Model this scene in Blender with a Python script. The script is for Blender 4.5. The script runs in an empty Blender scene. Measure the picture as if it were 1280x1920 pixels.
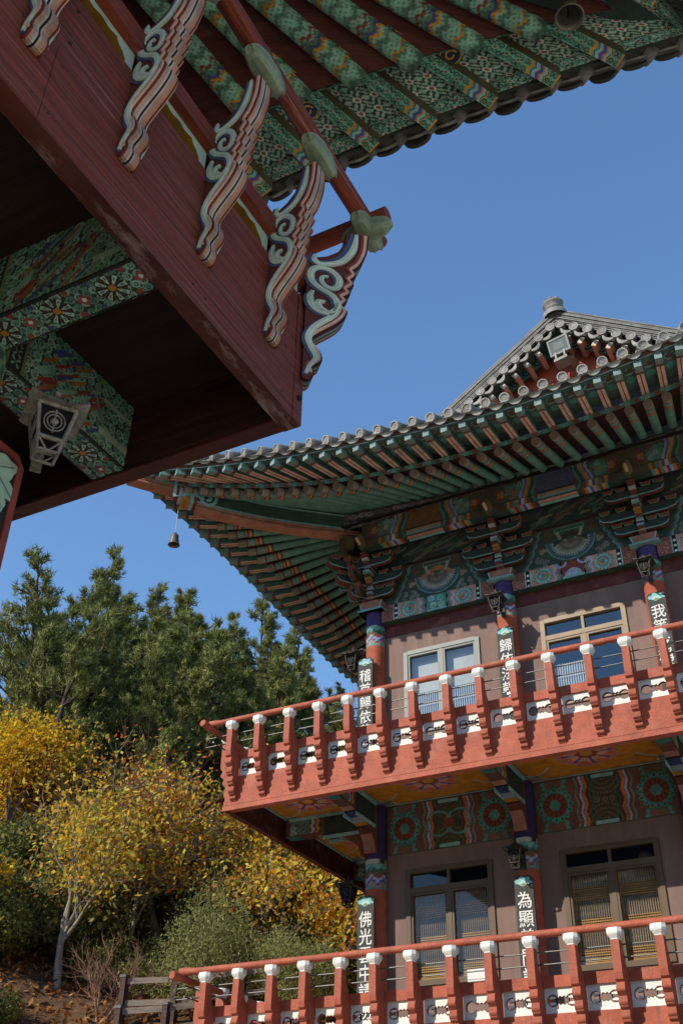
import bpy, math, random
import numpy as np
from mathutils import Vector, Matrix
from mathutils.geometry import tessellate_polygon
R = math.radians
rng = np.random.default_rng(7); random.seed(7)
S = bpy.context.scene; C = S.collection

# ------------------------------------------------------------------ camera, sky, sun, exposure
EYE = Vector((0, 0, 1.6)); FPX = 1996.68
yaw, pit, rol = R(28.395872), R(35.30679), R(-1.155381)
cy, sy, cp, sp = math.cos(yaw), math.sin(yaw), math.cos(pit), math.sin(pit)
_F = np.array([-sy*cp, cy*cp, sp]); _R = np.array([cy, sy, 0.]); _D = np.cross(_F, _R)
_c, _s = math.cos(rol), math.sin(rol)
AX = np.array([_c*_R+_s*_D, -_s*_R+_c*_D, _F])          # rows: right, down, forward
cam = bpy.data.cameras.new('camera'); camo = bpy.data.objects.new('camera', cam); C.objects.link(camo)
cam.sensor_fit = 'VERTICAL'; cam.sensor_height = 24; cam.lens = FPX/1920*24; cam.clip_end = 3000; cam.clip_start = 0.05
m3 = Matrix((AX[0], -AX[1], -AX[2])).transposed()
camo.matrix_world = Matrix.Translation(EYE) @ m3.to_4x4()
S.camera = camo
def ray(u, v): return AX.T @ np.array([u-640, v-960., FPX])
def atY(u, v, Y): d = ray(u, v); p = d*Y/d[1]; return Vector((p[0], p[1], p[2]+1.6))

SUN = Vector((-.55, -1, .76)).normalized()               # towards the sun
w = bpy.data.worlds.new('World'); S.world = w; w.use_nodes = True
nt = w.node_tree; nt.nodes.clear()
sky = nt.nodes.new('ShaderNodeTexSky'); sky.sky_type = 'NISHITA'; sky.sun_disc = False
sky.sun_elevation = math.asin(SUN.z); sky.sun_rotation = math.atan2(SUN.x, SUN.y)
sky.air_density = 1.5; sky.dust_density = 0.0; sky.ozone_density = 8.0; sky.altitude = 0
bg = nt.nodes.new('ShaderNodeBackground'); bg.inputs[1].default_value = 0.13
wo = nt.nodes.new('ShaderNodeOutputWorld')
nt.links.new(sky.outputs[0], bg.inputs[0]); nt.links.new(bg.outputs[0], wo.inputs[0])
sl = bpy.data.lights.new('sun', 'SUN'); sl.energy = 3.5; sl.angle = R(.5); sl.color = (1, .90, .76)
slo = bpy.data.objects.new('sun', sl); C.objects.link(slo)
slo.rotation_euler = SUN.to_track_quat('Z', 'Y').to_euler()
S.view_settings.view_transform = 'Standard'; S.view_settings.look = 'None'
S.view_settings.exposure = 0.62; S.view_settings.gamma = 1
try: S.cycles.max_bounces = 8; S.cycles.transparent_max_bounces = 12
except Exception: pass

# ------------------------------------------------------------------ helpers
def lin(h):
    h = h.lstrip('#'); o = []
    for i in (0, 2, 4):
        c = int(h[i:i+2], 16)/255
        o.append(c/12.92 if c <= .04045 else ((c+.055)/1.055)**2.4)
    return np.array(o)
K = dict(turq='#86b3ae', teal='#4f9085', green='#528471', dgreen='#38574b', olive='#4b4a38', redb='#7e3f30', red='#8a3a2c',
         pink='#c48f7a', orange='#bd7440', ochre='#bf8a2c', blue='#4a5590', lblue='#9fb0c8', white='#d4d6cf', black='#1b1a19', purple='#43366e',
         brown='#5a3327', mauve='#7b584d', pale='#a9c0ad', dark='#241a16', yellow='#c9a14a')
K = {k: lin(v) for k, v in K.items()}
off = {}
def tag(o, label=None, cat=None, group=None, kind=None):
    if label: o['label'] = label
    if cat: o['category'] = cat
    if group: o['group'] = group
    if kind: o['kind'] = kind
    return o
def thing(name, label, cat, loc=(0, 0, 0), group=None):
    o = bpy.data.objects.new(name, None); C.objects.link(o); o.location = loc; o.empty_display_size = .2
    off[o.name] = Vector(loc); return tag(o, label, cat, group)
def copy_child(o, parent, loc=None, rot=None):
    c = o.copy(); C.objects.link(c); c.parent = parent
    if loc is not None: c.location = Vector(loc)-off[parent.name]
    if rot is not None: c.rotation_euler = rot
    off[c.name] = off[parent.name]; return c

class MB:
    def __init__(s): s.v = []; s.f = []; s.c = []; s.m = []; s.s = []
    def add(s, vs, fs, col, mat=0, smooth=False):
        b = len(s.v); vs = [tuple(map(float, q)) for q in vs]; s.v += vs
        col = np.asarray(col, float)
        if col.ndim == 1: s.c += [tuple(col)]*len(vs)
        else: s.c += [tuple(q) for q in col]
        for f in fs: s.f.append(tuple(b+i for i in f))
        s.m += [mat]*len(fs); s.s += [smooth]*len(fs); return s
    def obox(s, o, U, V, W, col, mat=0):
        o, U, V, W = (Vector(q) for q in (o, U, V, W))
        vs = [o+a*U+b*V+c*W for c in (0, 1) for b in (0, 1) for a in (0, 1)]
        f = [(0, 2, 3, 1), (4, 5, 7, 6), (0, 1, 5, 4), (2, 6, 7, 3), (0, 4, 6, 2), (1, 3, 7, 5)]
        if U.cross(V).dot(W) < 0: f = [q[::-1] for q in f]
        return s.add(vs, f, col, mat)
    def box(s, x0, x1, y0, y1, z0, z1, col, mat=0):
        return s.obox((x0, y0, z0), (x1-x0, 0, 0), (0, y1-y0, 0), (0, 0, z1-z0), col, mat)
    def tube(s, path, r, col, n=12, caps=True, mat=0, smooth=True, capcol=None):
        P = [Vector(p) for p in path]; N = len(P)
        r = [r]*N if np.isscalar(r) else list(r)
        col = np.asarray(col, float); cc = np.tile(col, (N, 1)) if col.ndim == 1 else col
        vs = []; cs = []
        t0 = (P[1]-P[0]).normalized(); ref = Vector((0, 0, 1)) if abs(t0.z) < .9 else Vector((1, 0, 0))
        a = t0.cross(ref).normalized()
        for i in range(N):
            t = ((P[min(i+1, N-1)]-P[max(i-1, 0)])).normalized()
            a = (a-t*a.dot(t)).normalized(); b = t.cross(a)
            for k in range(n):
                q = 2*math.pi*k/n; vs.append(P[i]+(a*math.cos(q)+b*math.sin(q))*r[i]); cs.append(cc[i])
        fs = [(i*n+k, i*n+(k+1) % n, (i+1)*n+(k+1) % n, (i+1)*n+k) for i in range(N-1) for k in range(n)]
        s.add(vs, fs, np.array(cs), mat, smooth)
        if caps:
            for i, rev in ((0, True), (N-1, False)):
                ring = list(range(n)); ring = ring[::-1] if rev else ring
                s.add(vs[i*n:(i+1)*n], [tuple(ring)], cs[i*n] if capcol is None else capcol, mat)
        return s
    def prism(s, loops, o, U, V, W, col, side=None, mat=0, smat=None):
        """polygon (first loop outer, others holes) in U,V extruded along W; both caps and walls"""
        o, U, V, W = (Vector(q) for q in (o, U, V, W))
        if not isinstance(loops[0][0], (tuple, list)): loops = [loops]
        tri = tessellate_polygon([[Vector((p[0], p[1], 0)) for p in l] for l in loops])
        flat = [p for l in loops for p in l]
        A = [o+U*p[0]+V*p[1] for p in flat]; B = [q+W for q in A]
        n = U.cross(V)
        def area(t): return sum(flat[t[i]][0]*flat[t[(i+1) % 3]][1]-flat[t[(i+1) % 3]][0]*flat[t[i]][1] for i in range(3))
        fr = []
        for t in tri:
            a = area(t)
            if abs(a) < 1e-10: continue
            ccw = a > 0
            up = ccw if n.dot(W) > 0 else not ccw      # up: normal along +W
            fr.append(tuple(t) if up else tuple(t)[::-1])
        s.add(B, fr, col, mat); s.add(A, [f[::-1] for f in fr], col, mat)
        side = col if side is None else side; smat = mat if smat is None else smat
        b = 0
        for li, l in enumerate(loops):
            k = len(l)
            ar = sum(l[i][0]*l[(i+1) % k][1]-l[(i+1) % k][0]*l[i][1] for i in range(k))
            out = (ar > 0) == (n.dot(W) > 0)
            if li > 0: out = not out if False else ((ar < 0) == (n.dot(W) > 0))
            vs = []; fs = []
            for i in range(k):
                j = (i+1) % k; q = len(vs)
                vs += [A[b+i], A[b+j], B[b+j], B[b+i]]
                fs.append((q, q+1, q+2, q+3) if out else (q+3, q+2, q+1, q))
            s.add(vs, fs, side, smat); b += k
        return s
    def grid(s, o, U, V, cvs, mat=0, fn=None, flip=False):
        o, U, V = Vector(o), Vector(U), Vector(V); nv, nu = cvs.shape[:2]
        vs = []
        for j in range(nv):
            for i in range(nu):
                a, b = i/(nu-1), j/(nv-1)
                vs.append(fn(a, b) if fn else o+U*a+V*b)
        fs = [(j*nu+i, j*nu+i+1, (j+1)*nu+i+1, (j+1)*nu+i) for j in range(nv-1) for i in range(nu-1)]
        if flip: fs = [f[::-1] for f in fs]
        return s.add(vs, fs, cvs.reshape(-1, 3), mat)
    def lathe(s, prof, o, axis, col, n=16, mat=0, smooth=True):
        o = Vector(o); t = Vector(axis).normalized(); ref = Vector((0, 0, 1)) if abs(t.z) < .9 else Vector((1, 0, 0))
        a = t.cross(ref).normalized(); b = t.cross(a); vs = []
        for (r, h) in prof:
            for k in range(n):
                q = 2*math.pi*k/n; vs.append(o+t*h+(a*math.cos(q)+b*math.sin(q))*r)
        fs = [(i*n+k, i*n+(k+1) % n, (i+1)*n+(k+1) % n, (i+1)*n+k) for i in range(len(prof)-1) for k in range(n)]
        col = np.asarray(col, float)
        return s.add(vs, fs, col if col.ndim == 1 else np.repeat(col, n, axis=0), mat, smooth)
    def ribbon(s, pts, nrm, wd, th, col, mat=0):
        """flat band along pts lying in the plane with normal nrm, raised th along it"""
        P = [Vector(p) for p in pts]; nrm = Vector(nrm).normalized(); N = len(P); vs = []
        wd = [wd]*N if np.isscalar(wd) else wd
        for i in range(N):
            t = (P[min(i+1, N-1)]-P[max(i-1, 0)]).normalized(); a = nrm.cross(t)*wd[i]/2
            vs += [P[i]-a, P[i]-a+nrm*th, P[i]+a+nrm*th, P[i]+a]
        fs = []
        for i in range(N-1):
            for k in range(3): fs.append((i*4+k, (i+1)*4+k, (i+1)*4+k+1, i*4+k+1))
        fs += [(0, 1, 2, 3), tuple((N-1)*4+k for k in (3, 2, 1, 0))]
        return s.add(vs, [f[::-1] for f in fs], col, mat)
    def build(s, name, mats, parent=None, loc=None):
        o0 = off[parent.name] if parent is not None else Vector(loc if loc is not None else (0, 0, 0))
        local = parent is not None and loc is not None
        me = bpy.data.meshes.new(name)
        V = np.array(s.v, dtype=np.float64).reshape(-1, 3)
        if not local: V = V-np.array(o0)
        me.from_pydata([tuple(q) for q in V], [], s.f)
        at = me.attributes.new('Col', 'FLOAT_COLOR', 'POINT')
        cc = np.ones((len(s.v), 4), np.float32); cc[:, :3] = np.array(s.c, np.float32).reshape(-1, 3)
        at.data.foreach_set('color', cc.ravel())
        mats = mats if isinstance(mats, (list, tuple)) else [mats]
        for m in mats: me.materials.append(m)
        me.polygons.foreach_set('material_index', np.array(s.m, np.int32))
        me.polygons.foreach_set('use_smooth', np.array(s.s, bool))
        me.update()
        ob = bpy.data.objects.new(name, me); C.objects.link(ob)
        if parent is not None:
            ob.parent = parent
            if local: ob.location = Vector(loc)-o0
        else: ob.location = o0
        off[ob.name] = o0; return ob

class Paint:
    """pattern for a painted board, evaluated on a grid in metres"""
    def __init__(s, W, H, res, bg):
        nu = max(2, int(W/res)+1); nv = max(2, int(H/res)+1)
        s.W, s.H = W, H; s.x, s.y = np.meshgrid(np.linspace(0, W, nu), np.linspace(0, H, nv))
        s.c = np.zeros((nv, nu, 3)); s.c[:] = K[bg] if isinstance(bg, str) else bg
    def put(s, m, col): s.c[m] = K[col] if isinstance(col, str) else col; return s
    def rect(s, x0, y0, x1, y1, col): return s.put((s.x >= x0) & (s.x < x1) & (s.y >= y0) & (s.y < y1), col)
    def disc(s, x, y, r, col, ky=1.): return s.put((s.x-x)**2+((s.y-y)/ky)**2 < r*r, col)
    def ring(s, x, y, r0, r1, col, ky=1.):
        d = np.hypot(s.x-x, (s.y-y)/ky); return s.put((d > r0) & (d < r1), col)
    def flower(s, x, y, n, r, col, amp=.3, ph=0.):
        d = np.hypot(s.x-x, s.y-y); a = np.arctan2(s.y-y, s.x-x)
        return s.put(d < r*(1-amp+amp*np.abs(np.cos(n*a/2+ph))), col)
    def petals(s, x, y, n, r0, r1, col, duty=.55, ph=0.):
        d = np.hypot(s.x-x, s.y-y); a = np.arctan2(s.y-y, s.x-x)
        return s.put((d > r0) & (d < r1) & (np.cos(n*a+ph) > math.cos(math.pi*duty)), col)
    def wave(s, x0, x1, amp, per, col, axis=0, ph=0.):
        a, b = (s.x, s.y) if axis == 0 else (s.y, s.x)
        q = a+amp*(2*np.abs(((b/per+ph) % 1)-.5)-.5)*2
        return s.put((q >= x0) & (q < x1), col)
    def spiral(s, x, y, r, turns, wd, col, ph=0., sg=1):
        d = np.hypot(s.x-x, s.y-y); a = sg*np.arctan2(s.y-y, s.x-x)+ph
        k = r/turns; q = (d/k-a/(2*math.pi)) % 1
        return s.put((d < r) & (q < wd), col)
    def scroll(s, x0, y0, x1, y1, size, cols, seed=0):
        g = np.random.default_rng(seed)
        nx = max(1, int((x1-x0)/size)); ny = max(1, int((y1-y0)/size))
        for j in range(ny):
            for i in range(nx):
                X = x0+(i+.5+g.uniform(-.15, .15))*(x1-x0)/nx; Y = y0+(j+.5+g.uniform(-.15, .15))*(y1-y0)/ny
                c = cols[int(g.integers(len(cols)))]
                s.ring(X, Y, size*.36, size*.52, c); s.spiral(X, Y, size*.36, 1.3, .5, c, g.uniform(0, 6), 1 if (i+j) % 2 else -1)
        return s
    def stars(s, size, a, b, c):
        row = np.round(s.y/(size*.866)); X = s.x/size-.5*(row % 2); fx = (X-np.round(X))*size; fy = s.y-row*size*.866
        d = np.hypot(fx, fy); t = np.arctan2(fy, fx)
        s.put((d < size*.5) & (np.abs(np.sin(4*t)) < .42+.25*(d > size*.3)), a)
        s.put((d > size*.40) & (np.abs(np.cos(6*t)) < .45), a)
        s.put(d < size*.15, b); s.put((d > size*.12) & (d < size*.2), c); return s
    def speck(s, col, p, seed=0, amt=1.):
        g = np.random.default_rng(seed); m = g.random(s.x.shape) < p
        s.c[m] = s.c[m]*(1-amt)+K[col]*amt; return s

# ------------------------------------------------------------------ materials
def mat(name, rough=.7, var=.25, vscale=4., bump=0., bscale=40., stretch=None, stain=None, stain_s=1.2, spec=.3, base=None, metal=0., translucent=0., streak=None):
    m = bpy.data.materials.new(name); m.use_nodes = True; n = m.node_tree.nodes; L = m.node_tree.links
    b = n['Principled BSDF']; b.inputs['Roughness'].default_value = rough; b.inputs['Metallic'].default_value = metal
    b.inputs['Specular IOR Level'].default_value = spec
    if base is None: a = n.new('ShaderNodeAttribute'); a.attribute_name = 'Col'; col = a.outputs['Color']
    else:
        a = n.new('ShaderNodeRGB'); a.outputs[0].default_value = (*base, 1); col = a.outputs[0]
    tc = n.new('ShaderNodeTexCoord'); vec = tc.outputs['Object']
    if stretch:
        mp = n.new('ShaderNodeMapping'); mp.inputs['Scale'].default_value = stretch; L.new(vec, mp.inputs['Vector']); vec = mp.outputs[0]
    no = n.new('ShaderNodeTexNoise'); no.inputs['Scale'].default_value = vscale; no.inputs['Detail'].default_value = 6; no.inputs['Roughness'].default_value = .65
    L.new(vec, no.inputs['Vector'])
    mr = n.new('ShaderNodeMapRange'); mr.inputs[1].default_value = .3; mr.inputs[2].default_value = .7
    mr.inputs[3].default_value = 1-var; mr.inputs[4].default_value = 1+var*.6; L.new(no.outputs['Fac'], mr.inputs[0])
    mx = n.new('ShaderNodeVectorMath'); mx.operation = 'SCALE'; L.new(col, mx.inputs[0]); L.new(mr.outputs[0], mx.inputs['Scale']); col = mx.outputs[0]
    if stain is not None:
        n2 = n.new('ShaderNodeTexNoise'); n2.inputs['Scale'].default_value = stain_s; n2.inputs['Detail'].default_value = 8; n2.inputs['Roughness'].default_value = .7
        L.new(vec, n2.inputs['Vector'])
        r2 = n.new('ShaderNodeMapRange'); r2.inputs[1].default_value = .52; r2.inputs[2].default_value = .75; r2.inputs[4].default_value = stain[3]; L.new(n2.outputs['Fac'], r2.inputs[0])
        mi = n.new('ShaderNodeMix'); mi.data_type = 'RGBA'; L.new(r2.outputs[0], mi.inputs['Factor']); L.new(col, mi.inputs['A']); mi.inputs['B'].default_value = (*stain[:3], 1); col = mi.outputs['Result']
    if streak is not None:
        sc_, sc_c, sc_a, sc_t = streak; m4 = n.new('ShaderNodeMapping'); m4.inputs['Scale'].default_value = sc_; L.new(tc.outputs['Object'], m4.inputs['Vector'])
        n4 = n.new('ShaderNodeTexNoise'); n4.inputs['Scale'].default_value = 1.; n4.inputs['Detail'].default_value = 7; n4.inputs['Roughness'].default_value = .75; L.new(m4.outputs[0], n4.inputs['Vector'])
        r4 = n.new('ShaderNodeMapRange'); r4.inputs[1].default_value = sc_t; r4.inputs[2].default_value = sc_t+.16; r4.inputs[4].default_value = sc_a; L.new(n4.outputs['Fac'], r4.inputs[0])
        m5 = n.new('ShaderNodeMix'); m5.data_type = 'RGBA'; L.new(r4.outputs[0], m5.inputs['Factor']); L.new(col, m5.inputs['A']); m5.inputs['B'].default_value = (*sc_c, 1); col = m5.outputs['Result']
    L.new(col, b.inputs['Base Color'])
    if bump:
        n3 = n.new('ShaderNodeTexNoise'); n3.inputs['Scale'].default_value = bscale; n3.inputs['Detail'].default_value = 5; L.new(vec, n3.inputs['Vector'])
        bu = n.new('ShaderNodeBump'); bu.inputs['Strength'].default_value = bump; bu.inputs['Distance'].default_value = .02; L.new(n3.outputs['Fac'], bu.inputs['Height']); L.new(bu.outputs[0], b.inputs['Normal'])
    if translucent:
        tr = n.new('ShaderNodeBsdfTranslucent'); L.new(col, tr.inputs['Color']); ms = n.new('ShaderNodeMixShader'); ms.inputs[0].default_value = translucent
        L.new(b.outputs[0], ms.inputs[1]); L.new(tr.outputs[0], ms.inputs[2]); L.new(ms.outputs[0], n['Material Output'].inputs[0])
    return m
M_paint = mat('dancheong_paint', .75, .35, 5., .15, 60., stain=(.06, .058, .05, .35), stain_s=3.2, streak=((30., 30., 30.), (.30, .29, .26), .35, .6))
M_red = mat('red_painted_concrete', .65, .28, 4., .35, 30., stain=(.47, .25, .19, .4), stain_s=2.6, streak=((7., 7., 1.0), (.15, .06, .045), .65, .53))
M_white = mat('white_painted_plaster', .6, .15, 3., .3, 30., stain=(.5, .46, .4, .5), stain_s=5, streak=((14., 14., 2.), (.36, .33, .29), .5, .6))
M_char = mat('white_lettering_paint', .7, .1, 6.)
M_tile = mat('fired_clay_tile', .6, .45, 6., .5, 50., stain=(.05, .05, .045, .5), stain_s=2.5)
M_wood = mat('old_red_wood', .65, .6, 3.0, 1., 9., stretch=(.6, .3, 22.), stain=(.19, .085, .06, .6), stain_s=2.3, streak=((5., 1.2, 170.), (.44, .32, .29), .75, .54))
M_woodx = mat('old_red_wood_crosswise', .7, .5, 3.0, .8, 14., stretch=(.45, .6, 9.), stain=(.17, .075, .05, .5), stain_s=2.3)
M_dark = mat('dark_brown_boards', .8, .4, 2., .4, 20., stretch=(.5, 6., 6.))
M_stucco = mat('mauve_stucco', .85, .2, 1.5, .25, 60., stretch=(3, 3, .5), stain=(.2, .13, .11, .5), stain_s=1.4, streak=((6., 6., .5), (.30, .22, .2), .4, .55))
M_metal = mat('brushed_steel', .5, .1, 5., metal=1., base=lin('#73736e'))
M_alu = mat('anodised_frame', .5, .15, 3.)
M_iron = mat('dark_cast_metal', .5, .45, 25., .6, 60., stain=(.35, .33, .3, .7), stain_s=12, metal=.2)
M_bronze = mat('weathered_bronze', .5, .4, 12., .3, 50., metal=.5)
M_leaf = mat('autumn_leaves', .6, .2, 1., translucent=.45, spec=.2)
M_needle = mat('pine_needles', .6, .25, 1., translucent=.15, spec=.2)
M_bark = mat('grey_bark', .9, .5, 6., .8, 30., stretch=(2, 2, .5))
M_ground = mat('leaf_litter_soil', .95, .6, 1.5, .8, 6., stain=(.22, .13, .07, .8), stain_s=5.)
M_court = mat('pale_granite_paving', .85, .25, .8, .2, 20.)
M_fence = mat('weathered_timber', .8, .4, 3., .5, 20., stretch=(.5, .5, 4))
def glass(k0, k1):
    m = bpy.data.materials.new('window_glass'); m.use_nodes = True; n = m.node_tree.nodes; L = m.node_tree.links; n.remove(n['Principled BSDF'])
    fr = n.new('ShaderNodeLayerWeight'); fr.inputs[0].default_value = .5; pw = n.new('ShaderNodeMath'); pw.operation = 'POWER'; pw.inputs[1].default_value = 3.; L.new(fr.outputs['Facing'], pw.inputs[0])
    ad = n.new('ShaderNodeMath'); ad.operation = 'MULTIPLY_ADD'; ad.inputs[1].default_value = k0; ad.inputs[2].default_value = k1
    no = n.new('ShaderNodeTexNoise'); no.inputs['Scale'].default_value = 1.3; bu = n.new('ShaderNodeBump'); bu.inputs['Strength'].default_value = .03; L.new(no.outputs[0], bu.inputs['Height'])
    gl = n.new('ShaderNodeBsdfGlossy'); gl.inputs['Roughness'].default_value = .02; L.new(bu.outputs[0], gl.inputs['Normal']); tr = n.new('ShaderNodeBsdfTransparent'); tr.inputs[0].default_value = (.88, .9, .9, 1)
    mx = n.new('ShaderNodeMixShader'); L.new(pw.outputs[0], ad.inputs[0]); L.new(ad.outputs[0], mx.inputs[0]); L.new(tr.outputs[0], mx.inputs[1]); L.new(gl.outputs[0], mx.inputs[2])
    L.new(mx.outputs[0], n['Material Output'].inputs[0]); return m
M_glass = glass(.6, .045); M_glass_sky = glass(.6, .13)
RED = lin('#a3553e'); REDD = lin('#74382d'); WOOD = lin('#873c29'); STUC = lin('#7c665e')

# ------------------------------------------------------------------ setting: court and hill
def hill_z(x, y):
    r = math.hypot(x, y)
    z = np.interp(r, [0, 18, 22, 27, 30, 36, 45, 52, 60, 90, 400], [-.3, -.3, 2.2, 5.9, 7.5, 11.3, 18.2, 22.6, 26, 31, 40])
    k = max(0., min(1., (r-24)/6)); f = max(0., min(1., (y+25)/30))
    z = -.3+(z+.3)*f
    return z+k*(.35*math.sin(x*.8+y*.3)+.3*math.sin(y*1.1-x*.5)+.12*math.sin(3.1*x)*math.cos(2.7*y))
mb = MB(); mb.grid((-400, -400, 0), (800, 0, 0), (0, 800, 0), np.tile(lin('#d8c9ae'), (9, 9, 1)))
tag(mb.build('courtyard', M_court), kind='structure')
mb = MB(); mb.grid((-16, -14, .004), (14.3, 0, 0), (0, 18.0, 0), np.tile(lin('#565047'), (9, 9, 1))); tag(mb.build('bounce_cut_sheet', M_court), kind='structure')  # unseen dark sheet added over the court to cut bounce under the pavilion
mb = MB(); rr = np.concatenate([np.linspace(17.5, 64, 75), np.array([75, 90, 130, 220, 380])]); aa = np.linspace(R(80), R(215), 110)
vs = [(r*math.cos(a), r*math.sin(a), hill_z(r*math.cos(a), r*math.sin(a))) for r in rr for a in aa]
fs = [(i*110+k, (i+1)*110+k, (i+1)*110+k+1, i*110+k+1) for i in range(len(rr)-1) for k in range(109)]
mb.add(vs, fs, lin('#5d4630'), smooth=True); tag(mb.build('hillside', M_ground), kind='structure')

def ridge_z(a, t): return t*(34+9*math.sin(a*3.1)+6*math.sin(a*7.7+1)+2.5*math.sin(a*23))
mb = MB(); aa = np.linspace(R(205), R(450), 160); vs = [((95+70*t)*math.cos(a), (95+70*t)*math.sin(a), -1+ridge_z(a, t)+1.2*math.sin(a*61+t*9)*t) for t in np.linspace(0, 1, 9) for a in aa]
mb.add(vs, [(i*160+k, i*160+k+1, (i+1)*160+k+1, (i+1)*160+k) for i in range(8) for k in range(159)], lin('#5d6446'), smooth=True); tag(mb.build('light_blocking_hills', M_ground), kind='structure')  # unseen ridge added behind the camera to dim horizon fill and window reflections

# ------------------------------------------------------------------ eaves shared by both buildings
def char_col(d, L):
    """paint bands of a round rafter, d = distance from its end"""
    if d < .16: return (lin('#93806f'), lin('#6f8f82'), lin('#a08a78'), lin('#7c6a5c'))[int(d*75) % 4]
    if d < .20: return lin('#7e5040')
    if d < .34: return (K['teal'], K['turq']*.85, lin('#5c7f72'))[int(d*70) % 3]
    if d < .37: return lin('#8a5a44')
    if d < .41: return lin('#ab7a52')
    if d < .44: return K['brown']
    if d < .49: return lin('#b58c78')
    if d < .51: return K['ochre']*.8
    if d < .54: return K['redb']*.7
    return lin('#64907d')
class Eave:
    def __init__(s, org, A, O, L, e, zf, zr, half, out=.5, zin=14.33, lift=.45, inp=1.71):
        s.org = Vector((*org, 0)); s.A = Vector((*A, 0)); s.O = Vector((*O, 0)); s.L = L; s.e = e; s.zf = zf; s.zr = zr
        s.half = half; s.out = out; s.zin = zin; s.lift = lift; s.inp = inp
    def pt(s, a, o, z): return s.org+s.A*a+s.O*o+Vector((0, 0, z))
    def line(s, a):
        """plan line of a rafter: end (a,o) and inner point (a,o)"""
        q = min(1., abs(a)/s.L); sg = 1 if a >= 0 else -1; H = s.half+s.out
        g = H*(1-(1-q)**s.inp); return (a, s.e(q)), (sg*g, s.out), q
    def at(s, a, inset):
        (a0, o0), (a1, o1), q = s.line(a); l = math.hypot(a1-a0, o1-o0); t = inset/l
        return a0+(a1-a0)*t, o0+(o1-o0)*t, l, q

# ================================================================== FAR HALL
X0, Y0 = -8.34, 16.97; BAY = 2.773; NB = 3; XC = X0+1.5*BAY; YC = Y0+1.5*BAY; YB = Y0+NB*BAY
hall = thing('temple_hall', 'two-storey temple hall with red balconies and painted green eaves in full sun', 'building', (XC, YC, 0))
colx = [X0+i*BAY for i in range(NB+1)]

def column_mesh(z0, z1, bands):
    zs = sorted(set([z0, z1]+[b for q in bands for b in q[:2]]+list(np.linspace(z0, z1, 8))+list(np.arange(bands[0][0], bands[-1][1], .03))))
    mb = MB(); n = 20; vs = []; cs = []
    zz = []
    for z in zs: zz += [z-.001, z+.001]
    for z in zz:
        for k in range(n):
            a = 2*math.pi*k/n; vs.append((.19*math.cos(a), .19*math.sin(a), z)); col = RED
            for b in bands:
                if b[0] <= z < b[1]: col = b[2](z-b[0], a) if callable(b[2]) else b[2]
            cs.append(col)
    fs = [(i*n+k, i*n+(k+1) % n, (i+1)*n+(k+1) % n, (i+1)*n+k) for i in range(len(zz)-1) for k in range(n)]
    return mb.add(vs, fs, np.array(cs), 0, True)
def band_paint(z, a):
    w_ = z+.045*math.sin(a*5)
    if z > .43: return K['black'] if int(a*6) % 2 else K['white']*.7
    if w_ > .36: return K['turq'] if int(a*10+z*40) % 2 else K['teal']
    if w_ > .27: return K['teal'] if math.sin(a*10) > 0 else K['dgreen']
    if w_ > .2: return K['redb']
    if w_ > .15: return K['lblue']
    if w_ > .1: return K['blue']*.8
    if w_ > .05: return K['pink']*.8
    return K['teal']
def purple(z, a): return K['purple']*(.7+.5*random.random())
lowcol = column_mesh(-.3, 8.41, [(6.92, 7.43, band_paint), (7.43, 8.41, lambda z, a: K['purple']*.6)])
upcol = column_mesh(8.61, 12.43, [(11.64, 12.09, band_paint), (12.09, 12.43, purple)])
pos = [(x, Y0) for x in colx]+[(X0, Y0+j*BAY) for j in range(1, NB+1)]+[(colx[-1], YB)]
lc = uc = None
for i, (x, y) in enumerate(pos):
    if i == 0: lc = lowcol.build('column', M_paint, hall, loc=(x, y, 0)); uc = upcol.build('column', M_paint, hall, loc=(x, y, 0))
    else: copy_child(lc, hall, (x, y, 0)); copy_child(uc, hall, (x, y, 0))

# walls with openings
WY = 17.05
WIN_L = [(-7.78, -6.23, 5.36, 7.22), (-5.01, -3.45, 5.36, 7.20), (-2.23, -.68, 5.36, 7.2)]
WIN_U = [(-7.74, -6.2, 9.75, 11.45), (-4.95, -3.39, 9.75, 11.47), (-2.2, -.65, 9.75, 11.47)]
def rect_loop(x0, x1, z0, z1, hole=False):
    l = [(x0, z0), (x1, z0), (x1, z1), (x0, z1)]; return l[::-1] if hole else l
for nm, z0, z1, wins in (('lower', -.3, 8.42, WIN_L), ('upper', 8.6, 13.9, WIN_U)):
    mb = MB(); mb.prism([rect_loop(X0, colx[-1], z0, z1)]+[rect_loop(*q, True) for q in wins], (0, WY, 0), (1, 0, 0), (0, 0, 1), (0, .2, 0), STUC)
    mb.build('front_wall', M_stucco, hall)
    mb = MB(); mb.box(X0+.1, X0+.3, WY+.21, YB, z0, z1, STUC); mb.box(colx[-1]-.3, colx[-1]-.1, WY+.21, YB, z0, z1, STUC); mb.box(X0+.31, colx[-1]-.31, YB-.25, YB-.05, z0, z1, STUC)
    mb.build('rear_walls', M_stucco, hall)
mb = MB(); mb.box(X0+.05, colx[-1]-.05, WY-.02, WY-.003, 11.88, 12.135, lin('#5e2a28')); mb.build('lintel', M_red, hall)
mb = MB(); mb.box(X0+.3, colx[-1]-.3, WY+.2, YB-.25, 13.0, 13.1, K['dark']); mb.build('ceiling', M_dark, hall)

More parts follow.
